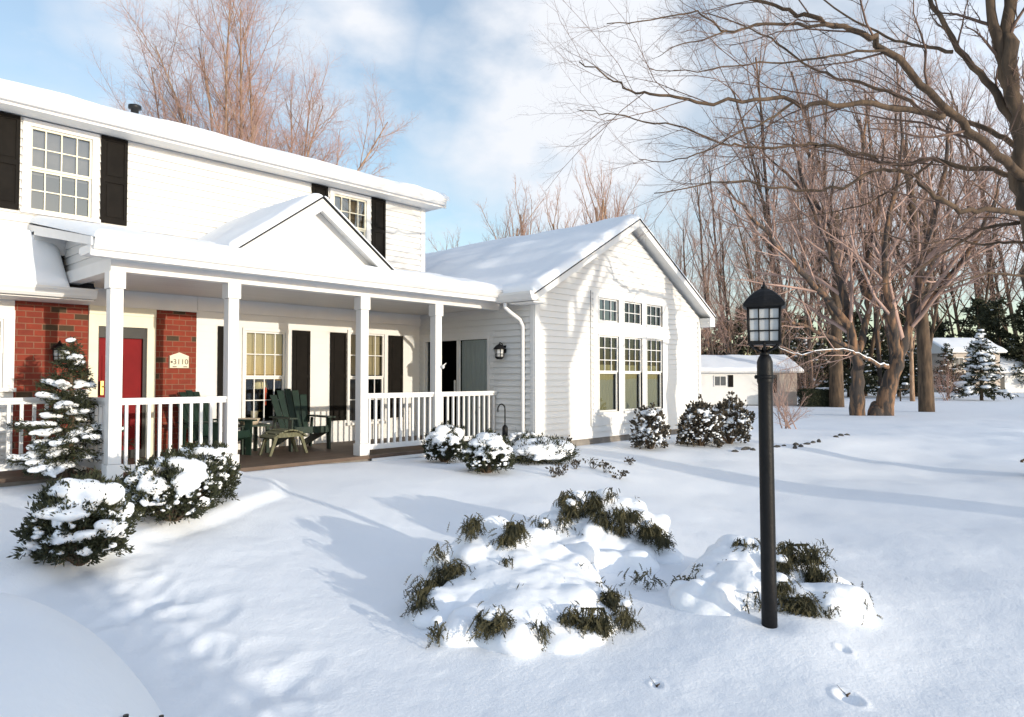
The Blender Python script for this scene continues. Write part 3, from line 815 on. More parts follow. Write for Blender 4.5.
for i in range(60):
    a = _r.uniform(0, 6.3); l = _r.uniform(.08, .2); p = Vector((lx + .02, ly - .25, 1.02)); q = p + Vector((math.cos(a) * l * .5, math.sin(a) * l * .5, l)); s = Vector((-math.sin(a), math.cos(a), 0)) * .012
    b.quad(p, p + s, q + s, q)
b.build('leaves', M['needle'], pt)
tb = MB(); tb.box(lx - .3, lx + .5, ly - .45, ly + .2, .84, .878); tb.box(lx - .28, lx - .24, ly - .4, ly - .36, .56, .84); tb.box(lx + .44, lx + .48, ly - .4, ly - .36, .56, .84); tb.box(lx - .28, lx - .24, ly + .12, ly + .16, .56, .84); tb.box(lx + .44, lx + .48, ly + .12, ly + .16, .56, .84)
tag(tb.build('indoor_table', M['deck']), 'brown table inside the house carrying lamp, candle and plant', 'table')
# ------------------------------------------------------------------ fixtures on the house
def wall_lantern(name, label, base, out, parent_group=None):
    """base: point on the wall; out: unit vector away from it"""
    o = Vector(out); s = Vector((-o.y, o.x, 0)); base = Vector(base)
    t = thing(name, label, 'wall lantern', base)
    b = MB(); b.obox(base + o * .01, s * .05, o * .01, Vector((0, 0, .07))); b.tube([base + o * .02, base + o * .06 + Vector((0, 0, .1)), base + o * .12 + Vector((0, 0, .12)), base + o * .13 + Vector((0, 0, .09))], [.01] * 4, 6); b.build('bracket', M['black_metal'], t)
    c = base + o * .13
    b = MB(); b.lathe(c, [(.115, .0), (.105, .02), (.07, .06), (.02, .09), (.012, .1)], 12); b.build('cap', M['black_metal'], t)
    b = MB()
    for k in range(6):
        a = k * math.pi / 3; b.tube([c + Vector((math.cos(a) * .085, math.sin(a) * .085, 0)), c + Vector((math.cos(a) * .075, math.sin(a) * .075, -.15))], [.007, .007], 4)
    b.lathe(c, [(.09, -.005), (.09, .002)], 12); b.lathe(c, [(.082, -.095), (.082, -.085)], 12); b.lathe(c, [(.05, -.18), (.082, -.15), (.082, -.14)], 12); b.build('frame', M['black_metal'], t)
    b = MB(); b.lathe(c, [(.07, -.14), (.075, -.006)], 12); b.build('glass', M['frost'], t)
    return t
p = on_x(505, 351, XS); wall_lantern('wall_lantern', 'black lantern on the white side wall beside the downspout', (XS - .018, p.y, p.z + .03), (-1, 0, 0))
p = on_y(57, 350, YW); wall_lantern('wall_lantern', 'black lantern on red brick behind the tip of the little spruce', (p.x, YW, p.z), (0, -1, 0))

def text_mesh(s, size, m, name, parent):
    cu = bpy.data.curves.new('txt', 'FONT'); cu.body = s; cu.size = size; cu.align_x = 'CENTER'; cu.align_y = 'CENTER'; cu.extrude = .003
    ob = bpy.data.objects.new('txt', cu); COL.objects.link(ob)
    me = bpy.data.meshes.new_from_object(ob.evaluated_get(bpy.context.evaluated_depsgraph_get()))
    bpy.data.objects.remove(ob); bpy.data.curves.remove(cu)
    me.name = name; me.materials.clear(); me.materials.append(m)
    o = bpy.data.objects.new(name, me); COL.objects.link(o); return o
pa, pb = on_y(168.5, 356, YW), on_y(188.5, 368, YW); pt_ = on_y(178, 352.5, YW)
pl = thing('house_number_plaque', 'cream plaque with house number 3110 on red brick beside the door', 'house number', ((pa.x + pb.x) / 2, YW - .02, pb.z))
cx = (pa.x + pb.x) / 2; hw = (pb.x - pa.x) / 2
b = MB(); b.prism([(cx - hw, YW - .003, pb.z), (cx + hw, YW - .003, pb.z), (cx + hw, YW - .003, pa.z), (cx + hw * .5, YW - .003, pa.z + .03), (cx, YW - .003, pt_.z), (cx - hw * .5, YW - .003, pa.z + .03), (cx - hw, YW - .003, pa.z)], (0, -.022, 0)); b.build('plate', M['plaque'], pl)
tx = text_mesh('3110', .115, M['plaque_ink'], 'number', None); put(tx, pl)
tx.matrix_basis = Matrix.Translation((cx + .02, YW - .027, (pa.z + pb.z) / 2)) @ Matrix.Rotation(R(90), 4, 'X')
b = MB()
zc = (pa.z + pb.z) / 2
b.obox((cx - hw + .035, YW - .027, zc), (.014, 0, 0), (0, .003, 0), (0, 0, .016))
for dx in (-.07, .09): b.obox((cx + dx, YW - .027, pb.z + .018), (.03, 0, 0), (0, .003, 0), (0, 0, .006))
fw = .008
b.box(cx - hw, cx - hw + fw, YW - .03, YW - .0255, pb.z, pa.z); b.box(cx + hw - fw, cx + hw, YW - .03, YW - .0255, pb.z, pa.z); b.build('ornament', M['plaque_ink'], pl)

# little bird-shaped hook on the fourth column
p = on_y(441.5, 366, YP - .07)
b = MB(); b.lathe((7.85, YP - .12, p.z - .03), [(.0, -.02), (.022, .0), (.025, .02), (.01, .05)], 8); b.tube([Vector((7.85, YP - .07, p.z)), Vector((7.85, YP - .12, p.z)), Vector((7.9, YP - .14, p.z + .05))], [.012, .014, .006], 6)
tag(b.build('flag_bracket', M['trim']), 'small white flag bracket on the fourth porch column', 'bracket')

# garden hook beside the corner
hk = on_y(505, 428, 8.35); hk.z = G(hk.x, hk.y)
t = thing('garden_hook', 'thin black garden hook standing beside the porch rail end', 'garden hook', hk)
b = MB(); pts = [hk, hk + Vector((0, 0, .75))] + [hk + Vector((-.09 + .09 * math.cos(a), 0, .75 + .09 * math.sin(a))) for a in np.linspace(.3, 3.6, 9)]
b.tube(pts, [.012] * len(pts), 6); b.build('rod', M['black_metal'], t)
b = MB(); b.lathe(hk + Vector((.0, 0, .28)), [(.05, 0), (.05, .16), (.015, .2)], 8); b.build('hanger', M['black_metal'], t)

# ------------------------------------------------------------------ porch furniture
def make_adirondack(label):
    t = thing('adirondack_chair', label, 'chair', (0, 0, 0), 'green porch chairs', world=False)
    m = M['green_chair']
    n = 5
    for i in range(n):
        b = MB(); u = (i - 2) / 2; x0 = u * .19; x1 = u * .27; h = .98 - .1 * u * u
        b.prism([(x0 - .045, .20, .25), (x0 + .045, .20, .25), (x1 + .06, .20 + (h - .25) * .42, h), (x1 - .06, .20 + (h - .25) * .42, h)], (0, .02, .008)); b.build('back_slat', m, t)
    for i in range(6):
        b = MB(); y = -.34 + i * .092; z = .37 - i * .022
        b.obox((0, y, z), (.27, 0, 0), (0, .04, -.009), (0, .0022, .0095)); b.build('seat_slat', m, t)
    for s in (-1, 1):
        b = MB(); b.bar((s * .285, -.38, .345), (s * .285, .42, .06), .022, .11); b.build('side_rail', m, t)
        b = MB(); b.prism([(s * .335 - .013, -.36, 0), (s * .335 - .013, -.27, 0), (s * .335 - .013, -.25, .515), (s * .335 - .013, -.38, .515)], (.026, 0, 0)); b.build('leg', m, t)
        b = MB(); b.prism([(s * .335 - .013, .28, 0), (s * .335 - .013, .36, 0), (s * .335 - .013, .3, .5), (s * .335 - .013, .24, .5)], (.026, 0, 0)); b.build('leg', m, t)
        b = MB(); b.box(s * .335 - .07, s * .335 + .07, -.42, .34, .516, .54); b.build('armrest', m, t)
    b = MB(); b.box(-.32, .32, .33, .355, .44, .51); b.box(-.285, .285, -.385, -.365, .28, .37); b.build('crossbar', m, t)
    return t
ch = make_adirondack('dark green slatted chair with fan back in the open porch bay')
ch.location = (6.2, 10.46, ZD); ch.rotation_euler = (0, 0, R(-4))
dup(ch, (4.72, 10.35, ZD), R(24), 'dark green slatted chair half hidden behind the second porch column')
ot = thing('footrest', 'low weathered grey green footrest in front of the slatted chair', 'footrest', (5.6, 9.95, ZD), rz=R(4), world=False)
for s in (-1, 1):
    for e in (-1, 1):
        b = MB(); b.prism([(s * .27 + s * .05 - .02, e * .13 - .02, 0), (s * .27 + s * .05 + .02, e * .13 - .02, 0), (s * .2 + .03, e * .13 - .02, .33), (s * .2 - .03, e * .13 - .02, .33)], (0, .035, 0)); b.build('leg', M['old_wood'], ot)
for i in range(7):
    b = MB(); u = (i - 3) / 3; b.obox((u * .26, 0, .375 - .09 * u * u), (.037, 0, -.037 * .55 * u), (0, .2, 0), (.006 * u, 0, .011)); b.build('slat', M['old_wood'], ot)
b = MB()
for e in (-1, 1): b.bar((-.22, e * .14, .3), (.22, e * .14, .3), .02, .07)
b.build('side_rail', M['old_wood'], ot)
tb = thing('side_table', 'small dark green slatted side table between the two porch chairs', 'side table', (5.32, 10.5, ZD), world=False)
b = MB()
for i in range(5): b.box(-.25, .25, -.245 + i * .1, -.155 + i * .1, .42, .445)
b.build('table_top', M['green_chair'], tb)
for s in (-1, 1):
    for e in (-1, 1):
        b = MB(); b.box(s * .2 - .025, s * .2 + .025, e * .19 - .025, e * .19 + .025, 0, .419); b.build('leg', M['green_chair'], tb)
bk = thing('basket', 'low tan basket resting on the porch side table', 'basket', (5.3, 10.48, ZD + .446), world=False)
b = MB(); b.lathe((0, 0, 0), [(.13, 0), (.17, .09), (.16, .095), (.12, .02)], 14); b.build('bowl', M['pot'], bk)

# ------------------------------------------------------------------ lamp post
lp = Vector((POST.x, POST.y, G(POST.x, POST.y)))
L = thing('lamp_post', 'tall black garden lamp post with six sided lantern standing in the snow', 'lamp post', lp)
top = at(761, 352, 4.35)
tilt = Vector((-.018, .006, 0))
zt = top.z
def px(z): return Vector((lp.x, lp.y, z)) + tilt * ((z - lp.z) / 1.6)
b = MB()
zs_ = [lp.z - .15, lp.z + .3, zt - .32, zt - .20, zt - .185, zt - .18, zt - .10, zt - .06, zt - .03, zt - .01]
rs = [.048, .046, .043, .043, .049, .049, .047, .047, .036, .02]
b.tube([px(z) for z in zs_], rs, 20); b.build('pole', M['black_metal'], L)
b = MB(); b.lathe(px(zt - .155), [(.052, -.012), (.055, 0), (.052, .012)], 18); 
for s in (-1, 1): b.lathe(px(zt - .155) + RGT * s * .055, [(.008, -.012), (.013, 0), (.008, .012)], 8)
b.build('collar', M['black_metal'], L)
# lantern : z from 0 (bottom finial) up
c0 = px(zt)
hB, hT = .055, .272      # glass cage
rB, rT = .124, .131
b = MB(); b.lathe(c0, [(.022, -.03), (.03, -.01), (.016, .0), (.016, .02)], 12)
b.build('finial', M['black_metal'], L)
ROT = math.atan2(-FWD.y, -FWD.x) - R(45) - R(21)
def hexp(r, z, k): a = ROT + k * math.pi / 2; return c0 + Vector((r * math.cos(a), r * math.sin(a), z))
for k in range(4):
    for kk in (k, k + .5):
        b = MB(); q = .8 if kk != k else 1
        b.tube([c0 + Vector((0, 0, .0)), hexp(.045 * q, .01, kk), hexp(.09 * q, .03, kk), hexp(rB * q, hB, kk)], [.007] * 4, 6); b.build('scroll_bracket', M['black_metal'], L)
b = MB()
for k in range(4):
    b.tube([hexp(rB, hB, k), hexp(rT, hT, k)], [.009, .009], 6)
    for (r, z, w) in ((rB, hB, .012), (rT, hT, .012)): b.bar(hexp(r, z, k), hexp(r, z, k + 1), w, .022)
    for f in (1 / 3, 2 / 3):
        r = rB + (rT - rB) * f; z = hB + (hT - hB) * f
        b.bar(hexp(r, z, k), hexp(r, z, k + 1), .006, .008)
        pa_ = hexp(rB, hB, k).lerp(hexp(rB, hB, k + 1), f); pb_ = hexp(rT, hT, k).lerp(hexp(rT, hT, k + 1), f)
        b.tube([pa_, pb_], [.004, .004], 4)
b.add([hexp(rB, hB - .01, k) for k in range(4)], [(0, 1, 2, 3)])
b.build('lantern_frame', M['black_metal'], L)
for k in range(4):
    b = MB(); b.quad(hexp(rB - .008, hB, k), hexp(rB - .008, hB, k + 1), hexp(rT - .008, hT, k + 1), hexp(rT - .008, hT, k)); b.build('pane', M['frost'], L)
b = MB(); prof = [(rT + .004, hT - .005), (rT + .036, hT + .004), (rT + .038, hT + .022), (rT + .02, hT + .04), (.115, hT + .07), (.075, hT + .098), (.035, hT + .118), (.018, hT + .124)]
for (r, z) in prof:
    for k in range(8): b.v.append(tuple(hexp(r * (1 if k % 2 == 0 else .76 + .2 * max(0, (z - hT - .02) / .11)), z, k / 2)))
for i in range(len(prof) - 1):
    for k in range(8):
        b.f.append([i * 8 + k, i * 8 + (k + 1) % 8, (i + 1) * 8 + (k + 1) % 8, (i + 1) * 8 + k]); b.s.append(False)
b.f.append([(len(prof) - 1) * 8 + k for k in range(8)]); b.s.append(False)
b.lathe(c0, [(.018, hT + .12), (.022, hT + .13), (.008, hT + .14), (.005, hT + .16), (.001, hT + .17)], 10)
b.build('lantern_roof', M['black_metal'], L)

# ------------------------------------------------------------------ shrubs
def leafset(mb, rng, c, d, n, ln, w, spread):
    """n little pointed leaves or sprays round the point c, growing roughly along d"""
    for _ in range(n):
        v = Vector((rng.gauss(0, 1), rng.gauss(0, 1), rng.gauss(0, 1))) * spread + d
        if v.length < 1e-4: continue
        v.normalize(); l = ln * rng.uniform(.6, 1.3)
        s = v.cross(Vector((rng.gauss(0, 1), rng.gauss(0, 1), rng.gauss(0, 1))))
        if s.length < 1e-4: continue
        s.normalize(); s *= w * rng.uniform(.7, 1.3)
        a = c + Vector((rng.gauss(0, 1), rng.gauss(0, 1), rng.gauss(0, 1))) * ln * .35
        o = len(mb.v); m_ = a + v * l * .55; e = a + v * l
        mb.v.extend([tuple(a), tuple(m_ + s), tuple(e), tuple(m_ - s)])
        mb.f.append([o, o + 1, o + 2, o + 3]); mb.s.append(False)

def round_bush(name, label, cx, cy, rx, rz, seed, nclump=420, cover=.6, leaf=.05, lw=.012, m='needle', group='snowy shrubs by the house', snowr=(.045, .09), zoff=0.0, cat='shrub', ry=None, snown=130, lobes=.42):
    rng = random.Random(seed); ry = ry or rx
    z0 = G(cx, cy) + zoff
    t = thing(name, label, cat, (cx, cy, z0), group)
    f = MB(); st = MB()
    def rad(th, ph): return 1 + lobes * float(vnoise(math.cos(th) * math.cos(ph) * 2.3 + seed, math.sin(th) * math.cos(ph) * 2.3 + ph * 1.7, seed))
    el = []
    for i in range(nclump):
        th = rng.uniform(0, 2 * math.pi); u = rng.uniform(-.55, 1.0); ph = math.asin(u)
        k = rad(th, ph) * rng.choice((1, 1, 1.13, .93, .8, .6)) * rng.uniform(.9, 1.05)
        d = Vector((math.cos(th) * math.cos(ph), math.sin(th) * math.cos(ph), math.sin(ph)))
        p = Vector((cx + d.x * rx * k, cy + d.y * ry * k, z0 + rz * .42 + d.z * rz * .58 * k))
        if p.z < z0 + .02: p.z = z0 + .03 + rng.random() * .05
        leafset(f, rng, p, d * .8 + Vector((0, 0, .5)), 9 if m == 'leaf_brown' else 24, leaf, lw, .5)
        if i % 7 == 0:
            q = Vector((cx + d.x * rx * .08, cy + d.y * ry * .08, z0 - .02)); st.tube([q, q.lerp(p, .5) + Vector((0, 0, rz * .08)), p], [.012, .008, .003], 4, cap=False)
    for i in range(snown * 3):
        th = rng.uniform(0, 2 * math.pi); u = rng.uniform(-.25, 1.0); ph = math.asin(u)
        patch = float(vnoise(math.cos(th) * (1.2 - u) * 5.2 + seed, math.sin(th) * (1.2 - u) * 5.2, seed + 9)) + .5
        if patch > cover * (.42 + .62 * max(0, u + .2)) or rng.random() < .25: continue
        k = rad(th, ph) * rng.uniform(.9, 1.0)
        d = Vector((math.cos(th) * math.cos(ph), math.sin(th) * math.cos(ph), math.sin(ph)))
        p = Vector((cx + d.x * rx * k, cy + d.y * ry * k, z0 + rz * .42 + d.z * rz * .58 * k))
        r = rng.uniform(*snowr) * (.42 + .32 * max(u, 0))
        el.append((p, r, (rng.uniform(.7, 1.5), rng.uniform(.7, 1.5), .6)))
    for i in range(int(snown * (1.2 if m == 'leaf_brown' else .7))):
        th = rng.uniform(0, 2 * math.pi); u = rng.uniform(-.35, .7); ph = math.asin(u); k = rad(th, ph) * 1.02
        p = Vector((cx + math.cos(th) * math.cos(ph) * rx * k, cy + math.sin(th) * math.cos(ph) * ry * k, z0 + rz * .42 + u * rz * .58 * k))
        el.append((p, rng.uniform(.012, .03), (rng.uniform(.8, 1.5), rng.uniform(.8, 1.5), .7)))
    f.build('foliage', M[m], t); st.build('stem', M['bark'], t)
    metasnow('snow', el, t, res=.015)
    # tips that stick out through the snow
    return t

def bat(px_, py_, back=0.0):
    '''the spot on the snow under this line of sight, then a little farther away'''
    z = .2
    for _ in range(14):
        depth = (EYE - z) * FPX / (py_ - HOR); p = at(px_, py_, depth); z = .5 * z + .5 * G(p.x, p.y)
    q = at(px_, 377, depth + back); return q
def gp(px_, py_, z):
    depth = (EYE - z) * FPX / (py_ - HOR); return at(px_, py_, depth)
BUSH = [
 (82, 570, .29, .54, 101, 800, .37, 'round dark shrub capped with snow at left, nearest to the viewer', {}),
 (174, 522, .31, .49, 102, 600, .38, 'broad snowy shrub in front of the rail between first and second column', {}),
 (205, 503, .27, .52, 103, 480, .36, 'taller snow dusted shrub touching the foot of the second porch column', {}),
 (445, 462, .26, .52, 104, 480, .4, 'compact snowy shrub below the fourth porch column', {}),
 (487, 473, .30, .49, 105, 520, .4, 'low rounded snowy shrub in front of the railing end at the inner corner', {}),
 (650, 449, .29, .68, 106, 230, .30, 'bronze leaved shrub with little snow under the tall gable windows', dict(leaf=.07, lw=.022, m='leaf_brown', snowr=(.05, .1), lobes=.8, snown=240)),
 (700, 446, .32, .72, 107, 270, .38, 'speckled dark shrub left of a matching pair at the gable corner', dict(leaf=.08, lw=.025, m='leaf_brown', snowr=(.05, .1), lobes=.8, snown=240)),
 (729, 444, .33, .76, 108, 250, .38, 'speckled dark shrub right of a matching pair, close to the lamp post', dict(leaf=.08, lw=.025, m='leaf_brown', snowr=(.05, .1), lobes=.8, snown=240)),
 (541, 462, .50, .30, 109, 320, 1.3, 'flat spreading juniper under a sheet of snow at the wing corner', dict(ry=.36, snowr=(.11, .17), leaf=.08)),
]
for (px_, py_, rx, rz, sd, nc, cov, lab, kw) in BUSH:
    p = bat(px_, py_, rx * .25)
    kw = dict(dict(leaf=.042, lw=.0065, snowr=(.07, .12), snown=int(nc * .5)), **kw)
    round_bush('bronze_shrub' if kw.get('m') == 'leaf_brown' else ('spreading_juniper' if rz < .4 else 'round_shrub'), lab, p.x, p.y, rx, rz, sd, nclump=nc, cover=cov, **kw)
# yucca tuft behind it
yc = on_y(522, 446, 7.9); yz = G(yc.x, yc.y)
t = thing('yucca', 'spiky tuft of stiff leaves with snow behind the flat juniper', 'plant', (yc.x, yc.y, yz), 'snowy shrubs by the house')
b = MB(); rng = random.Random(4)
for i in range(70):
    a = rng.uniform(0, 6.283); e = rng.uniform(.25, 1.3); l = rng.uniform(.3, .48); d = Vector((math.cos(a) * math.cos(e), math.sin(a) * math.cos(e), math.sin(e))); s = Vector((-math.sin(a), math.cos(a), 0)) * .012
    p0 = Vector((yc.x, yc.y, yz + .05)); p1 = p0 + d * l * .6; p2 = p0 + d * l - Vector((0, 0, .05 * math.cos(e)))
    b.add([p0 - s, p0 + s, p1 + s, p1 - s, p2], [(0, 1, 2, 3), (3, 2, 4)])
b.build('leaves', M['needle'], t)
metasnow('snow', [((yc.x + rng.uniform(-.2, .2), yc.y + rng.uniform(-.2, .2), yz + rng.uniform(.2, .36)), rng.uniform(.03, .06), .5) for i in range(26)], t, .018)

# small spruce beside the rail
def conifer(name, label, base, h, rad, seed, group, nb=26, snow=1.0, leaf=.09, lw=.01, cat='tree', m='needle', mesh_only=False, world=True, res=.022, per=16, taper=1.0, snowr=(.04, .085), shape=.85, drape=False):
    rng = random.Random(seed)
    t = thing(name, label, cat, base, group, world=world)
    bz = Vector(base) if world else Vector((0, 0, 0))
    tr = MB(); tr.tube([bz + Vector((0, 0, -.1)), bz + Vector((.02 * h, 0, h * .5)), bz + Vector((0, 0, h))], [.032 * h ** .8, .02 * h ** .8, .004], 7); tr.build('trunk', M['bark'], t)
    f = MB(); el = []
    for i in range(nb):
        u = (i + rng.random()) / nb; z = h * (.13 + .85 * u); r = rad * (1 - u) ** shape * rng.uniform(.65, 1.15) + .04 * rad
        for q in range(rng.choice((3, 4, 5))):
            a = rng.uniform(0, 6.283); el_ = rng.uniform(-.25, .2) + .5 * u
            d = Vector((math.cos(a), math.sin(a), el_)).normalized(); p0 = bz + Vector((0, 0, z)); l = r * rng.uniform(.75, 1.15)
            e = p0 + d * l + Vector((0, 0, -.12 * l))
            f.tube([p0, p0.lerp(e, .5) + Vector((0, 0, .03 * l)), e], [.012 * h ** .5, .008, .002], 4, cap=False)
            k = max(3, int(per * l / rad))
            for j in range(k):
                s = .25 + .75 * (j + rng.random()) / k
                c = p0.lerp(e, s) + Vector((-d.y, d.x, 0)) * rng.uniform(-1, 1) * l * .28 * (1.2 - s)
                leafset(f, rng, c, d * .7 + Vector((0, 0, -.1)), 5, leaf, lw, .45)
            if drape:
                if rng.random() < (.42 if u < .8 else .2):
                    for j in range(15):
                        s_ = .3 + .7 * (j + rng.random()) / 15; lat = rng.gauss(0, .13) * l * (1.35 - s_)
                        el.append((p0.lerp(e, s_) + Vector((-d.y, d.x, 0)) * lat + Vector((0, 0, .015 - abs(lat) * .3)), rng.uniform(*snowr) * (1.1 - .4 * u), (rng.uniform(.8, 1.4), rng.uniform(.8, 1.4), .65)))
            elif rng.random() < .75 * snow:
                for s in (.55, .78, .97):
                    if rng.random() < .75:
                        c = p0.lerp(e, s) + Vector((-d.y, d.x, 0)) * rng.uniform(-.1, .1) * l
                        el.append((c + Vector((0, 0, .02)), rng.uniform(*snowr) * (1.15 - .5 * u), (1.2, 1.2, .6)))
    f.build('crown', M[m], t)
    metasnow('snow', el, t, res)
    return t
p = gp(58, 484, .28); conifer('small_spruce', 'little snow laden spruce in front of the left railing and brick', (p.x, 9.55, G(p.x, 9.55)), 1.74, .62, 201, None, nb=34, per=40, leaf=.06, lw=.007, snowr=(.025, .06), drape=True)

# ------------------------------------------------------------------ drooping junipers in the foreground
def juniper(label, elems, tufts, seed, base, dmin=3.5):
    """elems: snow balls (px,py,depth,r,flat); tufts: (px,py,depth,w,h,n) of drooping sprays"""
    rng = random.Random(seed)
    t = thing('weeping_juniper', label, 'shrub', base, 'snow buried junipers round the lamp post')
    f = MB(); extra = []
    def lift(px_, py_, dep, m_):
        for _ in range(60):
            c = at(px_, py_, dep)
            if c.z > G(c.x, c.y) + m_ or dep < dmin: break
            dep -= .04
        return dep
    elems = [(a, b, lift(a, b, c, .02), d, e) for (a, b, c, d, e) in elems]
    tufts = [(a, b, lift(a, b, c, .05), d, e, g) for (a, b, c, d, e, g) in tufts]
    for (px_, py_, dep, w, h, n) in tufts:
        w *= .82; h *= .84; dep -= .11; n = int(n * 2.6); c0_ = at(px_, py_, dep)
        nsub = max(2, int(w * h * 260)); subs = []
        for q in range(nsub):
            subs.append((c0_ + RGT * (max(-.75, min(.75, rng.gauss(0, .42))) * w) + Vector((0, 0, max(-.6, min(.6, rng.gauss(0, .36))) * h)) + FWD * rng.uniform(-.02, .08), rng.uniform(.022, .05)))
        for (sc, sr) in subs:
            if rng.random() < .12: extra.append((sc + Vector((0, 0, sr * .9)) + FWD * .02, rng.uniform(.03, .055), (1.3, 1.3, .8)))
        c = c0_
        for i in range(n):
            sc, sr = rng.choice(subs); u = rng.gauss(0, .5)
            p = sc + RGT * (rng.gauss(0, 1) * sr) + FWD * (rng.gauss(0, 1) * sr * .8) + Vector((0, 0, rng.gauss(0, 1) * sr * .8))
            d = (RGT * (u * .8 + rng.gauss(0, .5)) - FWD * rng.uniform(-.2, .6) + Vector((0, 0, -rng.uniform(.1, 1.2)))).normalized()
            l = rng.uniform(.025, .062); s = d.cross(Vector((rng.gauss(0, 1), rng.gauss(0, 1), .3))).normalized()
            # one spray: a bent spine with side leaflets
            q = p; dd = d.copy()
            for k in range(4):
                q2 = q + dd * l * .33; o = len(f.v); sw = .0032
                f.v.extend([tuple(q - s * sw), tuple(q + s * sw), tuple(q2 + s * sw * .7), tuple(q2 - s * sw * .7)]); f.f.append([o, o + 1, o + 2, o + 3]); f.s.append(False)
                for e in (-1, 1):
                    le = q2 + (s * e * .8 + dd * .8).normalized() * l * .32; o = len(f.v); wv = dd.cross(s) * .003
                    f.v.extend([tuple(q), tuple(q2.lerp(le, .4) + dd * .006), tuple(le), tuple(q2.lerp(le, .3) - dd * .004)]); f.f.append([o, o + 1, o + 2, o + 3]); f.s.append(False)
                q = q2; dd = (dd + Vector((0, 0, -.25))).normalized()
        # twiggy stems
        for i in range(max(2, n // 40)):
            p = c + RGT * rng.uniform(-.4, .4) * w + Vector((0, 0, h * .35)); e = p + RGT * rng.uniform(-.5, .5) * w - FWD * .05 + Vector((0, 0, -h * rng.uniform(.3, .9)))
            f.tube([p + FWD * .08, p + Vector((0, 0, .03)), e], [.006, .005, .002], 4, cap=False)
    el = []
    def hole(c):
        q = c - Vector((0, 0, EYE)); dz = q.dot(FWD); sx = 512 + FPX * q.dot(RGT) / dz; sy = HOR - FPX * q.z / dz
        for (px_, py_, dep, w, h, n) in tufts:
            kx = FPX / dep
            if ((sx - px_) / (w * .42 * kx + 2)) ** 2 + ((sy - py_) / (h * .42 * kx + 2)) ** 2 < 1: return True
        return False
    for (px_, py_, dep, r, fl) in elems:
        c = at(px_, py_, dep)
        el.append((c - Vector((0, 0, .06)) + FWD * .04, r * 1.62, fl))
        for i in range(5):
            k = Vector((rng.gauss(0, 1), rng.gauss(0, 1), abs(rng.gauss(0, 1)) * .8)).normalized(); p = c - Vector((0, 0, .03)) + k * r * rng.uniform(.75, 1.02)
            rr = rng.uniform(.06, .105)
            if hole(p): continue
            el.append((p, rr, (rng.uniform(.8, 1.3), rng.uniform(.8, 1.3), rng.uniform(.55, .9))))
        # stray sprays breaking through
        if rng.random() < .7:
            k = Vector((rng.gauss(0, 1), rng.gauss(0, 1), .5)).normalized(); p = c + k * r * 1.05
            leafset(f, rng, p, Vector((k.x, k.y, -.3)), 14, .05, .004, .7)
    f.build('foliage', M['juniper'], t)
    metasnow('snow', el + extra, t, .02)
    return t
A_el = [(500, 555, 5.25, .17, .8), (470, 560, 5.2, .15, .8), (505, 532, 5.4, .11, .8), (492, 525, 5.45, .07, .9), (440, 560, 5.2, .08, .8), (530, 575, 5.1, .17, .75), (560, 590, 4.95, .18, .8), (520, 600, 4.85, .2, .8), (480, 590, 4.95, .18, .8),
        (450, 605, 4.85, .14, .8), (500, 622, 4.6, .15, .8), (540, 620, 4.65, .17, .8), (575, 612, 4.75, .14, .8), (595, 598, 4.85, .12, .75), (575, 575, 5.1, .13, .75), (545, 560, 5.3, .14, .7), (580, 556, 5.35, .11, .7), (470, 622, 4.65, .12, .7), (600, 618, 4.7, .1, .7), (430, 612, 4.8, .09, .6), (555, 632, 4.5, .1, .7), (510, 636, 4.45, .1, .7), (465, 632, 4.6, .09, .7), (585, 628, 4.6, .09, .7), (480, 545, 5.3, .12, .8), (530, 545, 5.35, .12, .8), (560, 605, 4.8, .13, .8), (525, 612, 4.7, .13, .8), (490, 575, 5.05, .13, .9), (515, 570, 5.05, .13, .9)]
A_tf = [(455, 578, 5.02, .2, .15, 210), (430, 592, 4.95, .10, .2, 90), (421, 603, 4.9, .06, .2, 50), (475, 527, 5.3, .1, .09, 60), (510, 532, 5.25, .1, .17, 130), (509, 568, 5.0, .09, .15, 90), (484, 626, 4.6, .14, .12, 120), (437, 626, 4.75, .06, .04, 16), (592, 618, 4.6, .2, .15, 220), (606, 600, 4.68, .1, .1, 70), (622, 611, 4.66, .07, .05, 40), (540, 631, 4.48, .04, .05, 18), (553, 586, 4.85, .04, .03, 10), (437, 549, 5.15, .05, .06, 18)]
juniper('snow buried juniper with dark drooping sprays, nearest the viewer, left of the lamp post', A_el, A_tf, 301, at(520, 622, 4.85))
B_el = [(575, 505, 6.35, .12, .8), (600, 500, 6.5, .12, .8), (560, 520, 6.2, .13, .8), (590, 530, 6.1, .17, .75), (620, 520, 6.3, .16, .8), (645, 525, 6.25, .14, .8), (610, 550, 5.95, .17, .7), (640, 548, 6.0, .14, .7), (575, 545, 6.0, .15, .7), (655, 545, 6.05, .1, .7), (600, 563, 5.8, .12, .6), (640, 565, 5.8, .1, .6), (548, 535, 6.05, .1, .7), (630, 505, 6.45, .08, .8), (665, 555, 6.0, .1, .6)]
B_tf = [(565, 497, 6.25, .12, .09, 60), (578, 508, 6.15, .12, .12, 110), (590, 498, 6.25, .16, .12, 130), (603, 520, 6.05, .08, .14, 80), (626, 522, 6.0, .14, .16, 170), (650, 532, 6.0, .16, .16, 190), (661, 542, 5.95, .08, .09, 60), (562, 516, 6.1, .05, .08, 30), (545, 523, 6.1, .04, .08, 25), (640, 575, 5.65, .12, .02, 16), (611, 492, 6.35, .05, .05, 18)]
juniper('snow buried juniper behind the first, its top a row of dark sprays', B_el, B_tf, 302, at(605, 560, 6.1))
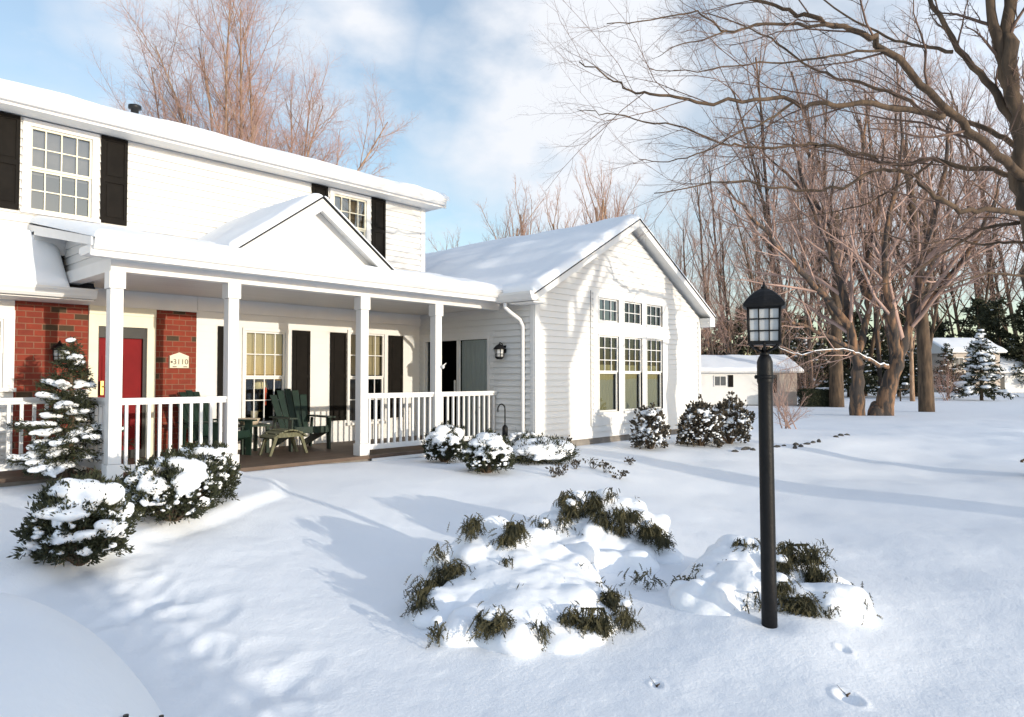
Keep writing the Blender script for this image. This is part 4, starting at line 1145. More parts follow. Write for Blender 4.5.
C_el = [(745, 560, 5.35, .17, .8), (725, 570, 5.25, .17, .75), (705, 580, 5.2, .14, .7), (740, 590, 5.0, .2, .7), (790, 560, 5.35, .12, .8), (800, 555, 5.35, .07, .8), (785, 580, 5.15, .12, .8), (815, 600, 5.0, .15, .75), (835, 598, 5.0, .12, .7), (760, 548, 5.45, .09, .8), (700, 600, 5.0, .13, .6), (770, 610, 4.8, .14, .6), (845, 607, 4.95, .1, .6), (825, 585, 5.15, .11, .8), (840, 605, 4.9, .12, .7), (800, 622, 4.7, .1, .6), (720, 605, 4.9, .13, .6), (690, 590, 5.1, .1, .6), (730, 550, 5.45, .09, .7)]
C_tf = [(800, 553, 5.18, .16, .15, 160), (784, 563, 5.1, .07, .1, 60), (812, 568, 5.1, .13, .12, 100), (782, 590, 4.92, .1, .12, 110), (798, 606, 4.82, .18, .13, 200), (823, 608, 4.85, .1, .1, 70), (747, 544, 5.35, .12, .04, 60), (682, 580, 5.0, .08, .04, 16), (695, 573, 5.1, .03, .03, 8), (705, 578, 5.02, .02, .03, 6), (855, 595, 4.85, .03, .03, 8), (861, 607, 4.8, .04, .03, 8), (757, 596, 4.85, .04, .03, 8), (744, 609, 4.8, .02, .02, 4)]
juniper('snow buried juniper directly behind the lamp post, dark sprays on its right', C_el, C_tf, 303, at(765, 600, 5.1), 4.66)

# dry stalks poking out of the bed in front of the wing
k = 0
for (px_, py_, s) in ((566, 444, 1.0), (562, 466, .8), (575, 462, .7), (592, 461, .8), (604, 463, .9), (618, 466, .7), (630, 456, .6), (553, 468, .6)):
    p = gp(px_, py_ + 5, .3); rng = random.Random(400 + k); k += 1
    p.z = G(p.x, p.y); b = MB()
    for i in range(9):
        d = Vector((rng.gauss(0, .6), rng.gauss(0, .6), 1)).normalized() * rng.uniform(.08, .2) * s; b.tube([p - Vector((0, 0, .03)), p + d], [.005, .002], 4, cap=False)
        leafset(b, rng, p + d, d.normalized(), 5, .05, .014, .8)
    o = b.build('dry_plant', M['leaf_brown']); tag(o, 'dry leafy stalk poking out of the snow in front of the gable wall', 'plant', 'dry stalks in the gable bed')

# twigs that have dropped on the snow
for (px_, py_, lab) in ((655, 683, 'small dark twig poking from a dimple in the near snow'), (843, 692, 'short dark twig end in the snow hollow at lower right'), (1020, 462, 'dark woody stub just above the snow at the right edge')):
    p = bat(px_, py_); p.z = G(p.x, p.y); rng = random.Random(px_); b = MB(); k_ = .55 if px_ < 1000 else 2.4
    b.tube([p - Vector((0, 0, .03)), p + Vector((0, 0, .012 * k_)), p + RGT * .03 * k_ + Vector((0, 0, .03 * k_))], [.012 * k_, .011 * k_, .005 * k_], 6)
    b.tube([p, p - RGT * .03 + FWD * .05 + Vector((0, 0, .035))], [.0022, .001], 4)
    tag(b.build('fallen_twig', M['bark']), lab, 'twig')

# stone edging of the raised bed
rng = random.Random(77)
spots = [(734, 457), (745, 455), (752, 455.5), (776, 452), (783, 451), (795, 450), (800, 451), (806, 449), (812, 448), (818, 447.5), (835, 443), (840, 441), (846, 439), (794, 452.5)]
for i, (px_, py_) in enumerate(spots):
    p = gp(px_, py_, .12); p.z = G(p.x, p.y); b = MB(); o = 0
    sx, sy, sz = rng.uniform(.05, .12), rng.uniform(.04, .09), rng.uniform(.03, .07)
    if px_ in (745, 776): sx *= 1.7
    prof = []
    for j in range(5):
        a = -.5 + j * .5
        prof.append((math.cos(a), math.sin(a)))
    for (r, z) in prof:
        for q in range(8): b.v.append((p.x + sx * r * math.cos(q * .785) * rng.uniform(.8, 1.2), p.y + sy * r * math.sin(q * .785) * rng.uniform(.8, 1.2), p.z - .005 + z * sz * rng.uniform(.85, 1.1)))
    for j in range(4):
        for q in range(8): b.f.append([j * 8 + q, j * 8 + (q + 1) % 8, (j + 1) * 8 + (q + 1) % 8, (j + 1) * 8 + q]); b.s.append(False)
    b.f.append([32 + q for q in range(8)]); b.s.append(False)
    tag(b.build('edging_stone', M['stone']), 'dark edging stone poking out of the snow beyond the lamp post', 'stone', 'stones edging the garden bed')

# big smooth dome of snow at the lower left
mc_ = FWD * 1.989 - RGT * 2.425
t = thing('snow_mound', 'large smooth dome of snow at lower left with two dark stubs at its edge', 'snow mound', (mc_.x, mc_.y, G(mc_.x, mc_.y)))
mb = MB(); rows, nn = 60, 140
for i in range(rows + 1):
    rr = (i / rows) ** .75 * 1.04
    for k_ in range(nn):
        th = 2 * math.pi * k_ / nn
        ex = RGT * math.cos(th) * 1.428 * rr + FWD * math.sin(th) * 1.397 * rr
        nz = .035 * float(vnoise(ex.x * 2.6 + 5, ex.y * 2.6, 61)) + .006 * float(vnoise(ex.x * 9, ex.y * 9, 62))
        mb.v.append((mc_.x + ex.x, mc_.y + ex.y, .05 + .787 * (1 - rr ** 5.05) + nz))
for i in range(rows):
    for k_ in range(nn):
        mb.f.append([i * nn + k_, (i + 1) * nn + k_, (i + 1) * nn + (k_ + 1) % nn, i * nn + (k_ + 1) % nn]); mb.s.append(True)
mb.build('snow', M['snow_soft'], t)
def mound_hit(px_, py_):
    d = 1.0
    while d < 4:
        p = at(px_, py_, d); q = p - Vector((mc_.x, mc_.y, p.z)); rr = math.hypot(q.dot(RGT) / 1.428, q.dot(FWD) / 1.397)
        if rr < 1.04 and p.z < .05 + .787 * (1 - rr ** 5.05): return p
        d += .004
    return at(px_, py_, 2.2)
for px_ in (131, 166):
    p = mound_hit(px_, 717); b = MB(); b.tube([p + Vector((0, 0, .022)), p + Vector((0, 0, -.3))], [.009, .009], 8); b.build('stub', M['dark'], t)
# ------------------------------------------------------------------ bare trees
def rot_about(d, ang, az):
    ref = Vector((0, 0, 1)) if abs(d.z) < .95 else Vector((1, 0, 0))
    u = d.cross(ref).normalized(); w = d.cross(u)
    s = u * math.cos(az) + w * math.sin(az)
    return (d * math.cos(ang) + s * math.sin(ang)).normalized()

def grow(tk, cr, p, d, L, r, lvl, P, rng):
    ns = P['seg'][lvl]; pts = [p.copy()]; rads = [r]; dirs = [d.copy()]
    w = P['wob'][lvl]; up = P['up'][lvl]
    last = lvl == P['max']
    rend = r * (.25 if last else P['taper'][lvl])
    for i in range(ns):
        d = (d + Vector((rng.gauss(0, w), rng.gauss(0, w), rng.gauss(0, w) + up))).normalized()
        p = p + d * (L / ns)
        pts.append(p.copy()); dirs.append(d.copy()); rads.append(r + (rend - r) * (i + 1) / ns)
    (tk if lvl <= P['tl'] else cr).tube(pts, rads, P['sides'][lvl], cap=lvl <= 1)
    if last: return
    spawn(tk, cr, pts, dirs, rads, L, lvl, P, rng)

def spawn(tk, cr, pts, dirs, rads, L, lvl, P, rng, n=None, t0=None):
    n = n or P['n'][lvl]; t0 = P['t0'][lvl] if t0 is None else t0; az = rng.uniform(0, 6.28)
    ns = len(pts) - 1
    for k in range(n):
        t = t0 + (1 - t0) * (k + rng.random() * .9) / n
        f = min(t * ns, ns - 1e-4); i = int(f); q = pts[i].lerp(pts[i + 1], f - i)
        rr = rads[i] + (rads[i + 1] - rads[i]) * (f - i)
        az += 2.4 + rng.uniform(-.6, .6)
        ang = P['ang'][lvl] * rng.uniform(.65, 1.3)
        cd = rot_about(dirs[min(i + 1, ns)], ang, az)
        cl = L * P['ratio'][lvl] * rng.uniform(.6, 1.2) * (1.1 - P['fall'][lvl] * t)
        grow(tk, cr, q, cd, cl, min(rr * .75, max(rr * P['rr'][lvl], P['rmin'])), lvl + 1, P, rng)

BASE = dict(max=4, tl=1, seg=[7, 5, 4, 3, 2], wob=[.05, .10, .13, .16, .18], up=[.03, .10, .06, .05, .04], taper=[.35, .3, .35, .4, .3], sides=[9, 6, 4, 3, 3],
            n=[15, 7, 6, 5], t0=[.3, .25, .2, .15], ang=[.75, .65, .7, .75], ratio=[.42, .45, .42, .45], fall=[.6, .5, .45, .4], rr=[.5, .5, .5, .55], rmin=.006)

def tree(name, label, loc, H, r, P, seed, mt, mc, group=None, lean=(0, 0), stems=None, rz=0, cat='tree'):
    rng = random.Random(seed); t = thing(name, label, cat, loc, group, world=False, rz=rz)
    tk, cr = MB(), MB()
    if stems:
        for (off, d, L, rr) in stems:
            grow(tk, cr, Vector(off), Vector(d).normalized(), L, rr, 0, P, rng)
    else:
        grow(tk, cr, Vector((0, 0, -.2)), Vector((lean[0], lean[1], 1)).normalized(), H, r, 0, P, rng)
    tk.build('trunk', M[mt], t); cr.build('crown', M[mc], t)
    return t

def gpt(px_, dep):
    p = at(px_, 377, dep); return Vector((p.x, p.y, G(p.x, p.y) - .05))

ORD = ['first', 'second', 'third', 'fourth', 'fifth', 'sixth', 'seventh', 'eighth', 'ninth', 'tenth', 'eleventh', 'twelfth', 'thirteenth']
# --- row behind the wing roof: upright, fastigiate crowns
PF = dict(BASE, n=[13, 8, 6, 4], ang=[.42, .5, .6, .7], up=[.02, .16, .12, .08, .05], ratio=[.45, .42, .4, .45], t0=[.22, .25, .2, .15], rmin=.014)
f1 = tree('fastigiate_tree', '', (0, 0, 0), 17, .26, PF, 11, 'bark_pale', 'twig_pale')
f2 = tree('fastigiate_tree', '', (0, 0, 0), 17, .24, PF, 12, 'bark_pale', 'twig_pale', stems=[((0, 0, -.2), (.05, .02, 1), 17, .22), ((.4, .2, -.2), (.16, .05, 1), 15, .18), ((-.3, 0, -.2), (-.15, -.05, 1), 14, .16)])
row = [(437, 78, 14.5), (459, 75, 17), (489, 70, 18.5), (505, 62, 16), (518, 60, 18.2), (548, 58, 18.6), (556, 66, 18), (580, 56, 18.8), (598, 64, 20), (613, 55, 18.5), (634, 60, 20)]
used = {}
for i, (px_, dep, h) in enumerate(row):
    src = f1 if i % 3 == 0 else f2; p = gpt(px_, dep); p.z -= 1.0; lab = ORD[i] + ' bare tree from the left in the row behind the snowy wing roof'; s = h / 17 * .93
    if src.name not in used: used[src.name] = 1; o = src; o.location = p; o.rotation_euler = (0, 0, i * 1.3); o.scale = (s, s, s); o['label'] = lab; o['group'] = 'bare trees behind the wing roof'
    else: o = dup(src, p, i * 1.3, lab, 'bare trees behind the wing roof', s)

# --- big spreading tree behind the main roof
PB = dict(BASE, n=[13, 9, 7, 6], ang=[.55, .5, .6, .7], up=[.02, .10, .08, .05, .03], ratio=[.55, .42, .42, .45], t0=[.12, .3, .2, .1], rmin=.010)
p = gpt(256, 31)
rng = random.Random(17); st = []
for i in range(19):
    lr = -.38 + .55 * (i + rng.uniform(-.3, .3)) / 18; lf = rng.uniform(-.25, .25); dv = RGT * lr + FWD * lf
    st.append(((dv.x * 1.2, dv.y * 1.2, -.2), (dv.x, dv.y, 1), 16.4 - 17 * lr * lr + rng.uniform(-.8, .4), .13 - .08 * abs(lr)))
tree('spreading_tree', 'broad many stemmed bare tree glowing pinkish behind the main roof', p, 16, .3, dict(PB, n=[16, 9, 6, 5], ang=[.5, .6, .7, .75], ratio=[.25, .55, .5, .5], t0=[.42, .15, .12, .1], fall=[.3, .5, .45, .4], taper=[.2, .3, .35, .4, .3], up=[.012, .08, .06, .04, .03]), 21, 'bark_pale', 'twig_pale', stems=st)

# --- woods beyond the lawn on the right
PW = dict(BASE, n=[15, 9, 6, 5], ang=[.6, .6, .7, .75], up=[.02, .12, .07, .05, .03], ratio=[.42, .45, .42, .45], t0=[.18, .25, .2, .15], rmin=.015)
w1_ = tree('bare_tree', '', (0, 0, 0), 20, .22, PW, 31, 'bark_sun_patch', 'twig_red', stems=[((0, 0, -.2), (.03, .04, 1), 20, .21), ((.3, .1, 0), (.22, .1, 1), 17, .15)])
w2_ = tree('bare_tree', '', (0, 0, 0), 20, .21, PW, 32, 'bark_sun_patch', 'twig_red')
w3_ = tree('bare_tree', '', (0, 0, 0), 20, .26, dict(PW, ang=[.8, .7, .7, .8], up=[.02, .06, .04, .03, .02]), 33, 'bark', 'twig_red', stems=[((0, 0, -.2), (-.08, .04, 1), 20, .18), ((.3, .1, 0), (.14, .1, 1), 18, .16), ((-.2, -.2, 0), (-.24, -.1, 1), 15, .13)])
srcs = [w1_, w2_, w3_]; first = set(); rng = random.Random(9)
woods = []
for i in range(23):
    px_ = 652 + i * 18.5 + rng.uniform(-8, 8); dep = rng.uniform(72, 112) if px_ < 920 else rng.uniform(118, 130)
    h = (32 if px_ > 770 else 22 if px_ > 725 else 15) * rng.uniform(.85, 1.2) * dep / 72
    woods.append((px_, dep, h))
woods += [(664, 46, 12), (690, 50, 13.5), (735, 66, 18), (770, 64, 21), (812, 52, 19), (715, 60, 19)]
for i, (px_, dep, h) in enumerate(woods):
    src = srcs[i % 3]; p = gpt(px_, dep); s = h / 20; lab = 'tall bare reddish brown tree among the dense woods beyond the lawn on the right'
    if src.name not in first: first.add(src.name); o = src; o.location = p; o.rotation_euler = (0, 0, i * 2.1); o.scale = (s * .72, s * .72, s); o['label'] = lab; o['group'] = 'bare trees in the far woods'
    else: o = dup(src, p, i * 2.1, lab, 'bare trees in the far woods', (s * .72, s * .72, s))

# --- big multi-stemmed tree on the right lawn
def limb(tk, cr, pts, r0, r1, P, rng, lvl, n, t0=.15, sides=8, sub=4):
    """a traced limb smoothed with Catmull-Rom, then branches spawned on it"""
    P_ = [pts[0]] + list(pts) + [pts[-1]]; out = []
    for i in range(1, len(P_) - 2):
        for k in range(sub):
            t = k / sub; a, b, c, d = P_[i - 1], P_[i], P_[i + 1], P_[i + 2]
            out.append(.5 * ((2 * b) + (c - a) * t + (2 * a - 5 * b + 4 * c - d) * t * t + (3 * b - a - 3 * c + d) * t ** 3))
    out.append(pts[-1].copy())
    L = sum((out[i + 1] - out[i]).length for i in range(len(out) - 1)); m = len(out)
    out = [q + Vector((rng.gauss(0, 1), rng.gauss(0, 1), rng.gauss(0, 1))) * .004 * L * (0 < i < m - 1) for i, q in enumerate(out)]
    rad = [r0 + (r1 - r0) * (i / (m - 1)) ** .8 for i in range(m)]
    tk.tube(out, rad, max(sides, 12) if r0 > .1 else sides, rough=.16 if r0 > .1 else 0, seed=rng.random() * 50)
    dirs = [(out[min(i + 1, m - 1)] - out[max(i - 1, 0)]).normalized() for i in range(m)]
    if n: spawn(tk, cr, out, dirs, rad, L, lvl, P, rng, n=n, t0=t0)
    return out, rad

PT = dict(BASE, n=[12, 9, 7, 5], ang=[.6, .6, .7, .75], up=[.02, .07, .05, .03, .02], ratio=[.42, .42, .42, .45], rmin=.008)
D = 33.0
bp_ = at(875, 417, D); bz = G(bp_.x, bp_.y)
bigt = thing('lawn_tree', 'massive old multi stemmed bare tree with orange sun patches coloured into its bark on the right lawn', 'tree', (bp_.x, bp_.y, bz))
tk, cr = MB(), MB(); rng = random.Random(55)
def T(lst, d0=D): return [at(a, b, d0 + c) for (a, b, c) in lst]
stems_ = [
    (T([(858, 422, 0), (857, 390, 0), (855, 355, 0), (850, 320, .2), (838, 270, .5), (822, 225, 1), (806, 180, 1.5), (795, 135, 2)]), .36, .05, 16),
    (T([(884, 424, -.2), (887, 395, -.2), (897, 365, -.3), (908, 330, -.4), (920, 285, -.5), (934, 230, -.3), (948, 170, 0), (956, 115, .3)]), .46, .05, 16),
    (T([(857, 352, .1), (863, 335, .4), (868, 310, .8), (868, 265, 1), (862, 205, 1.2), (866, 150, 1.5), (872, 95, 1.8)]), .2, .04, 15),
    (T([(898, 362, -.3), (893, 320, -.8), (886, 280, -1.2), (890, 225, -1.5), (902, 170, -1.8), (905, 110, -2)]), .24, .04, 14),
    (T([(852, 330, .2), (830, 300, -.3), (800, 270, -1), (770, 235, -1.5), (745, 205, -2), (722, 180, -2)]), .2, .03, 13),
    (T([(848, 310, .2), (835, 260, 1), (832, 215, 1.6), (838, 165, 2)]), .16, .03, 11),
    (T([(910, 325, -.4), (940, 290, -1), (968, 255, -1.5), (990, 215, -2), (1005, 175, -2.2)]), .2, .03, 13),
    (T([(872, 300, .8), (848, 250, 1.5), (815, 200, 2), (780, 165, 2.5), (752, 140, 3)]), .18, .03, 13),
    (T([(855, 350, 0), (825, 335, -1), (795, 322, -1.6), (765, 318, -2), (735, 322, -2.4)]), .12, .02, 10),
    (T([(916, 300, -.5), (930, 270, .6), (955, 225, 1.4), (980, 175, 2)]), .15, .03, 12),
    (T([(868, 262, 1), (880, 215, .2), (884, 165, 0), (890, 115, 0)]), .14, .03, 11),
]
for (pts, r0, r1, n) in stems_: limb(tk, cr, pts, r0, r1, PT, rng, 1, n, .35 if r0 > .25 else .2)
low = T([(888, 367, -.6), (876, 364, -1), (862, 356, -1.6), (848, 351, -2), (828, 350, -2.4), (806, 355, -2.8), (790, 352, -3), (775, 345, -3.2)])
lo, lr = limb(tk, cr, low, .10, .03, PT, rng, 2, 9, .3)
tk.tube([at(876, 424, D - .3) + Vector((0, 0, -.3)), at(876, 412, D - .1), at(876, 404, D + .2)], [.5, .4, .25], 10)
tk.build('trunk', M['bark_sun_patch'], bigt); cr.build('crown', M['twig_red'], bigt)
b = MB(); b.tube([q + Vector((0, 0, lr[i] * .85)) for i, q in enumerate(lo)], [max(.02, r_ * .6) for r_ in lr], 6); 
b.build('snow', M['snow_soft'], bigt)

# --- near tree at the right edge; its limbs reach left over the lawn
DN = 11.4
nb = at(1046, 480, DN); nz = G(nb.x, nb.y)
near = thing('overhanging_tree', 'large dark tree at the right edge, its long bare limbs reaching over the lawn', 'tree', (nb.x, nb.y, nz))
tk, cr = MB(), MB(); rng = random.Random(66)
PN = dict(BASE, n=[14, 11, 8, 6], ang=[.6, .55, .6, .7], up=[.0, .02, .02, .02, .01], ratio=[.42, .34, .40, .5], fall=[.6, .35, .45, .4], rr=[.5, .38, .5, .55], rmin=.0035, wob=[.05, .11, .14, .17, .2], taper=[.35, .25, .3, .35, .3], seg=[7, 6, 5, 4, 3])
def N(lst): return [at(a, b, DN + c) for (a, b, c) in lst]
trunk_pts = N([(1046, 490, 0), (1045, 420, 0), (1043, 330, 0), (1040, 250, 0), (1034, 190, 0), (1025, 140, 0), (1019, 80, 0), (1018, 0, .1), (1020, -120, .2), (1016, -260, .3)])
limb(tk, cr, trunk_pts, .27, .05, PN, rng, 1, 6, .75, sides=12)
limbs = [
    ([(1030, 180, 0), (1010, 160, -.2), (975, 128, -.5), (936, 92, -.8), (892, 47, -1.1), (869, 31, -1.3), (841, 20, -1.4), (808, 11, -1.5), (780, 0, -1.6), (740, -18, -1.6)], .085, .018, 10),
    ([(1024, 128, 0), (1010, 105, .2), (992, 78, .4), (964, 45, .6), (939, 0, .8), (920, -45, 1)], .085, .03, 7),
    ([(1020, 100, .1), (1010, 60, .1), (1000, 20, .2), (993, -40, .3), (985, -120, .3)], .12, .05, 5),
    ([(947, 114, -.7), (914, 107, -1), (864, 100, -1.3), (822, 102, -1.5), (797, 99, -1.6), (758, 96, -1.8), (703, 99, -2), (660, 93, -2.1), (636, 89, -2.2), (616, 78, -2.2), (580, 58, -2.2)], .05, .008, 16),
    ([(1026, 145, .1), (1011, 137, .3), (972, 120, .8), (930, 107, 1.2), (891, 88, 1.5), (850, 77, 1.8), (816, 64, 2), (780, 39, 2.2), (745, 20, 2.4), (705, 8, 2.5)], .055, .010, 14),
    ([(1032, 178, .2), (1014, 174, .4), (986, 167, .7), (936, 160, 1), (891, 164, 1.2), (855, 152, 1.3), (822, 143, 1.4), (800, 144, 1.5), (747, 145, 1.6), (719, 139, 1.6), (678, 125, 1.7), (636, 116, 1.8), (602, 110, 1.8), (578, 107, 1.9)], .055, .007, 18),
    ([(841, 20, -1.4), (800, 20, -1.7), (758, 21, -1.9), (730, 26, -2), (712, 16, -2.1), (692, 8, -2.1), (641, 17, -2.2), (608, 19, -2.2)], .026, .006, 11),
    ([(730, 26, -2), (705, 36, -2.1), (680, 41, -2.2), (660, 53, -2.2)], .014, .004, 8),
    ([(958, 48, .6), (925, 42, .9), (892, 32, 1.1), (850, 10, 1.4), (810, -20, 1.6)], .035, .012, 9),
    ([(1038, 214, -.2), (1024, 211, -.3), (989, 210, -.6), (961, 206, -.8), (935, 193, -1), (912, 172, -1), (885, 168, -1.2), (845, 185, -1.5), (800, 190, -1.8), (750, 178, -2), (700, 183, -2.2), (655, 192, -2.3)], .055, .006, 15),
    ([(1038, 224, .1), (1024, 222, .2), (982, 229, .4), (954, 248, .5), (926, 264, .6), (900, 280, .7), (870, 285, .8)], .04, .006, 9),
    ([(1041, 280, -.1), (1024, 276, -.3), (989, 274, -.6), (950, 285, -.9), (915, 300, -1.1)], .03, .005, 8),
    ([(1041, 245, .1), (1015, 240, .4), (985, 245, .8), (955, 238, 1.1), (920, 243, 1.3), (880, 232, 1.5), (840, 236, 1.7)], .03, .005, 9),
    ([(936, 160, 1), (900, 185, 1.2), (862, 205, 1.4), (815, 215, 1.6), (775, 225, 1.8)], .025, .005, 9),
    ([(797, 99, -1.6), (770, 118, -1.7), (740, 130, -1.8), (705, 150, -1.9), (670, 160, -2), (640, 158, -2)], .02, .005, 9),
    ([(892, 47, -1.1), (850, 50, -1.4), (800, 58, -1.6), (750, 60, -1.8), (700, 68, -2), (650, 64, -2.1)], .022, .005, 10),
]
for (l, r0, r1, n) in limbs: limb(tk, cr, N(l), r0, r1, PN, rng, 1, n, .12, sides=7)
# crown outside the frame, above and to the right, that casts branch shade on the gable
for (l, r0, r1, n) in (([(1030, 150, 0), (1060, 90, -.5), (1110, 0, -1), (1160, -110, -1.4)], .09, .03, 8), ([(1035, 200, 0), (1075, 150, .6), (1120, 110, 1), (1180, 60, 1.5)], .07, .02, 8)):
    limb(tk, cr, N(l), r0, r1, PN, rng, 1, n, .12, sides=7)
tk.build('trunk', M['bark'], near); cr.build('crown', M['twig'], near)

# --- a tree behind the viewer: its trunk and limbs shade the left side of the gable wall
off = Vector((10.55, -9.0, 0)); off.z = G(off.x, off.y)
tree('shade_tree', 'bare tree standing behind the viewer, seen only by its shadow on the gable wall', off, 13, .42, dict(BASE, wob=[.012, .10, .13, .16, .18], n=[10, 7, 6, 4], t0=[.24, .25, .2, .15], ang=[.85, .65, .7, .75], taper=[.55, .3, .35, .4, .3]), 91, 'bark', 'twig')

# --- unseen hedge shape added behind the viewer, keeps the lower left corner in shade
hp_ = Vector((.75, -4.6, G(.75, -4.6)))
t = thing('added_shade_hedge', 'dense evergreen block added unseen behind the viewer to shade the lower left snow', 'hedge', hp_)
b = MB(); rng = random.Random(12)
b.obox(hp_ + Vector((0, 0, .95)), (1.15, 0, 0), (0, .35, 0), (0, 0, .95))
for i in range(1800):
    leafset(b, rng, hp_ + Vector((rng.uniform(-1.3, 1.3), rng.choice((-.4, .4)) * rng.uniform(.8, 1.1), rng.uniform(.05, 2.15))), Vector((0, 0, .4)), 5, .1, .02, .8)
b.build('foliage', M['needle'], t)

# --- single straight trunks on the lawn
PS = dict(BASE, wob=[.012, .10, .13, .16, .18], n=[12, 7, 6, 4], t0=[.4, .25, .2, .15], ratio=[.36, .45, .42, .45], rmin=.01)
a_ = tree('straight_tree', 'single straight dark trunk right of the big lawn tree', gpt(926, 39), 15, .42, PS, 71, 'bark', 'twig')
for o_, rz in ((a_, 0),): o_.location.z = G(o_.location.x, o_.location.y) - .05
tree('straight_tree', 'dark trunk standing behind the clipped hedge', gpt(836, 49), 14, .52, PS, 72, 'bark', 'twig_red')
tree('slender_tree', 'slim pale sunlit tree between the big lawn tree and the straight trunk', gpt(912, 62), 9, .22, dict(PS, n=[9, 6, 5, 4]), 73, 'bark_pale', 'twig_red')

# --- snowy conifers along the far edge
c1 = conifer('spruce', '', (0, 0, 0), 8, 2.6, 501, 'dark conifers at the far lawn edge', nb=26, per=22, leaf=.34, lw=.07, res=.13, snowr=(.10, .26), world=False, snow=.8)
c2 = conifer('spruce', '', (0, 0, 0), 8, 2.4, 502, 'dark conifers at the far lawn edge', nb=26, per=22, leaf=.34, lw=.07, res=.11, snowr=(.16, .36), world=False, snow=1.35)
ev = [(848, 76, 7), (862, 72, 5.5), (898, 76, 7.5), (912, 72, 5.5), (948, 70, 5.5), (800, 78, 8), (820, 80, 7), (880, 80, 7.5), (1052, 72, 7)]
for i, (px_, dep, h) in enumerate(ev):
    p = gpt(px_, dep); s = h / 8; lab = 'dark snow dusted conifer in the shady band behind the big lawn tree' if px_ < 1000 else 'dark conifer cut by the right edge of the picture, beside the far house'
    if i == 0: c1.location = p; c1.scale = (s, s, s); c1['label'] = lab
    else: dup(c1, p, i * 1.7, lab, 'dark conifers at the far lawn edge', s)
p = gpt(981, 64); c2.location = p; s = 6.6 / 8; c2.scale = (s * 1.15, s * 1.15, s); c2['label'] = 'snow laden spruce in sunlight in front of the far house'; 
# tall dark pines behind
c3 = conifer('pine', '', (0, 0, 0), 14, 3.6, 503, 'dark pines in the far woods', nb=26, per=20, leaf=.6, lw=.12, res=.3, snowr=(.2, .3), world=False, snow=.12, shape=.5)
for i, (px_, dep, h) in enumerate([(1000, 104, 14), (1026, 100, 13), (978, 112, 15), (945, 108, 11), (770, 96, 12), (722, 100, 11), (745, 105, 13), (800, 108, 12), (835, 100, 10), (858, 112, 13), (880, 104, 10), (905, 110, 13), (925, 106, 11), (672, 104, 11), (697, 110, 12), (785, 112, 13)]):
    p = gpt(px_, dep); s = h / 14; lab = 'dull green pine behind the far snowy house' if px_ > 900 else 'dull green pine showing dimly between bare trunks behind the garage'
    if i == 0: c3.location = p; c3.scale = (s, s, s); c3['label'] = lab
    else: dup(c3, p, i * 2.3, lab, 'dark pines in the far woods', s)

# --- twiggy brush
PK = dict(BASE, max=3, tl=0, seg=[5, 4, 3, 2, 2], n=[7, 6, 4], t0=[.15, .15, .1], ang=[.5, .6, .7], ratio=[.5, .5, .5], rmin=.004, up=[.02, .04, .03, .02])
def brush(label, px_, dep, H, n, seed, mt='twig_red', sp=.5):
    p = gpt(px_, dep); rng = random.Random(seed)
    sts = [((rng.gauss(0, .15), rng.gauss(0, .15), 0), (rng.gauss(0, sp), rng.gauss(0, sp), 1), H * rng.uniform(.7, 1.1), .018) for _ in range(n)]
    return tree('twiggy_shrub', label, p, H, .02, PK, seed, mt, mt, stems=sts, cat='shrub', group='bare twiggy shrubs by the garage')
brush('leafless reddish shrub right of the lamp post in front of the garage', 787, 20.5, 1.15, 9, 81)
brush('tall leafless brush against the tan end of the white garage', 779, 47, 3.6, 12, 82, sp=.35)
brush('loose leafless brush at the corner between garage and hedge', 806, 51, 4.2, 12, 83, sp=.3)
brush('pale leafless brush below the straight trunk, before the dark conifers', 945, 64, 3.5, 14, 84, 'twig_pale', .5)

# hedge
def hedge():
    p = gpt(818, 50.0); t = thing('clipped_hedge', 'dark clipped hedge with snow along its top beside the garage', 'hedge', p)
    rng = random.Random(91); f = MB(); W, Dp, H = 1.25, .7, 1.28
    f.obox(p + Vector((0, 0, H * .45)), RGT * (W * .86), FWD * (Dp * .8), Vector((0, 0, H * .45)))
    for i in range(1500):
        u, v, w = rng.uniform(-1, 1), rng.uniform(-1, 1), rng.uniform(0, 1)
        k = rng.choice((0, 1, 2))
        if k == 0: u = rng.choice((-1, 1))
        elif k == 1: v = -1
        else: w = 1
        leafset(f, rng, p + RGT * u * W * .95 + FWD * v * Dp + Vector((0, 0, .03 + w * H * .93)), Vector((0, 0, .3)), 5, .1, .03, .7)
    f.build('foliage', M['needle'], t)
    metasnow('snow', [(p + RGT * rng.uniform(.1, 1) * W + FWD * rng.uniform(-1, 1) * Dp * .8 + Vector((0, 0, H + .03)), rng.uniform(.15, .28), .45) for i in range(26)], t, .08)
hedge()

# ------------------------------------------------------------------ neighbouring buildings
ANG = math.atan2(RGT.y, RGT.x)
def neighbour(px_, dep, name, label):
    p = gpt(px_, dep); return thing(name, label, 'garage' if 'garage' in name else 'house', p, None, rz=ANG, world=False)
g = neighbour(750, 52, 'garage_building', 'low white garage with snowy roof and small window behind the lamp post')
k = 52 / 700
def gx(px_): return (px_ - 750) * k
wl, wm, wr = gx(690), gx(762), gx(797)
b = MB(); b.box(wl, wm, 0, 6, -.3, 2.55); b.build('wall', M['siding'], g)
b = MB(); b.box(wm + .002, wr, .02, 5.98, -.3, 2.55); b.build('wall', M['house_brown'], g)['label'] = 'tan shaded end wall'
b = MB(); b.prism([(wl - .3, -.45, 2.5), (wl - .3, -.45, 2.62), (wl - .3, 3, 3.75), (wl - .3, 6.4, 2.62), (wl - .3, 6.4, 2.5)], (wr - wl + .6, 0, 0)); rf = b.build('roof', M['trim'], g)
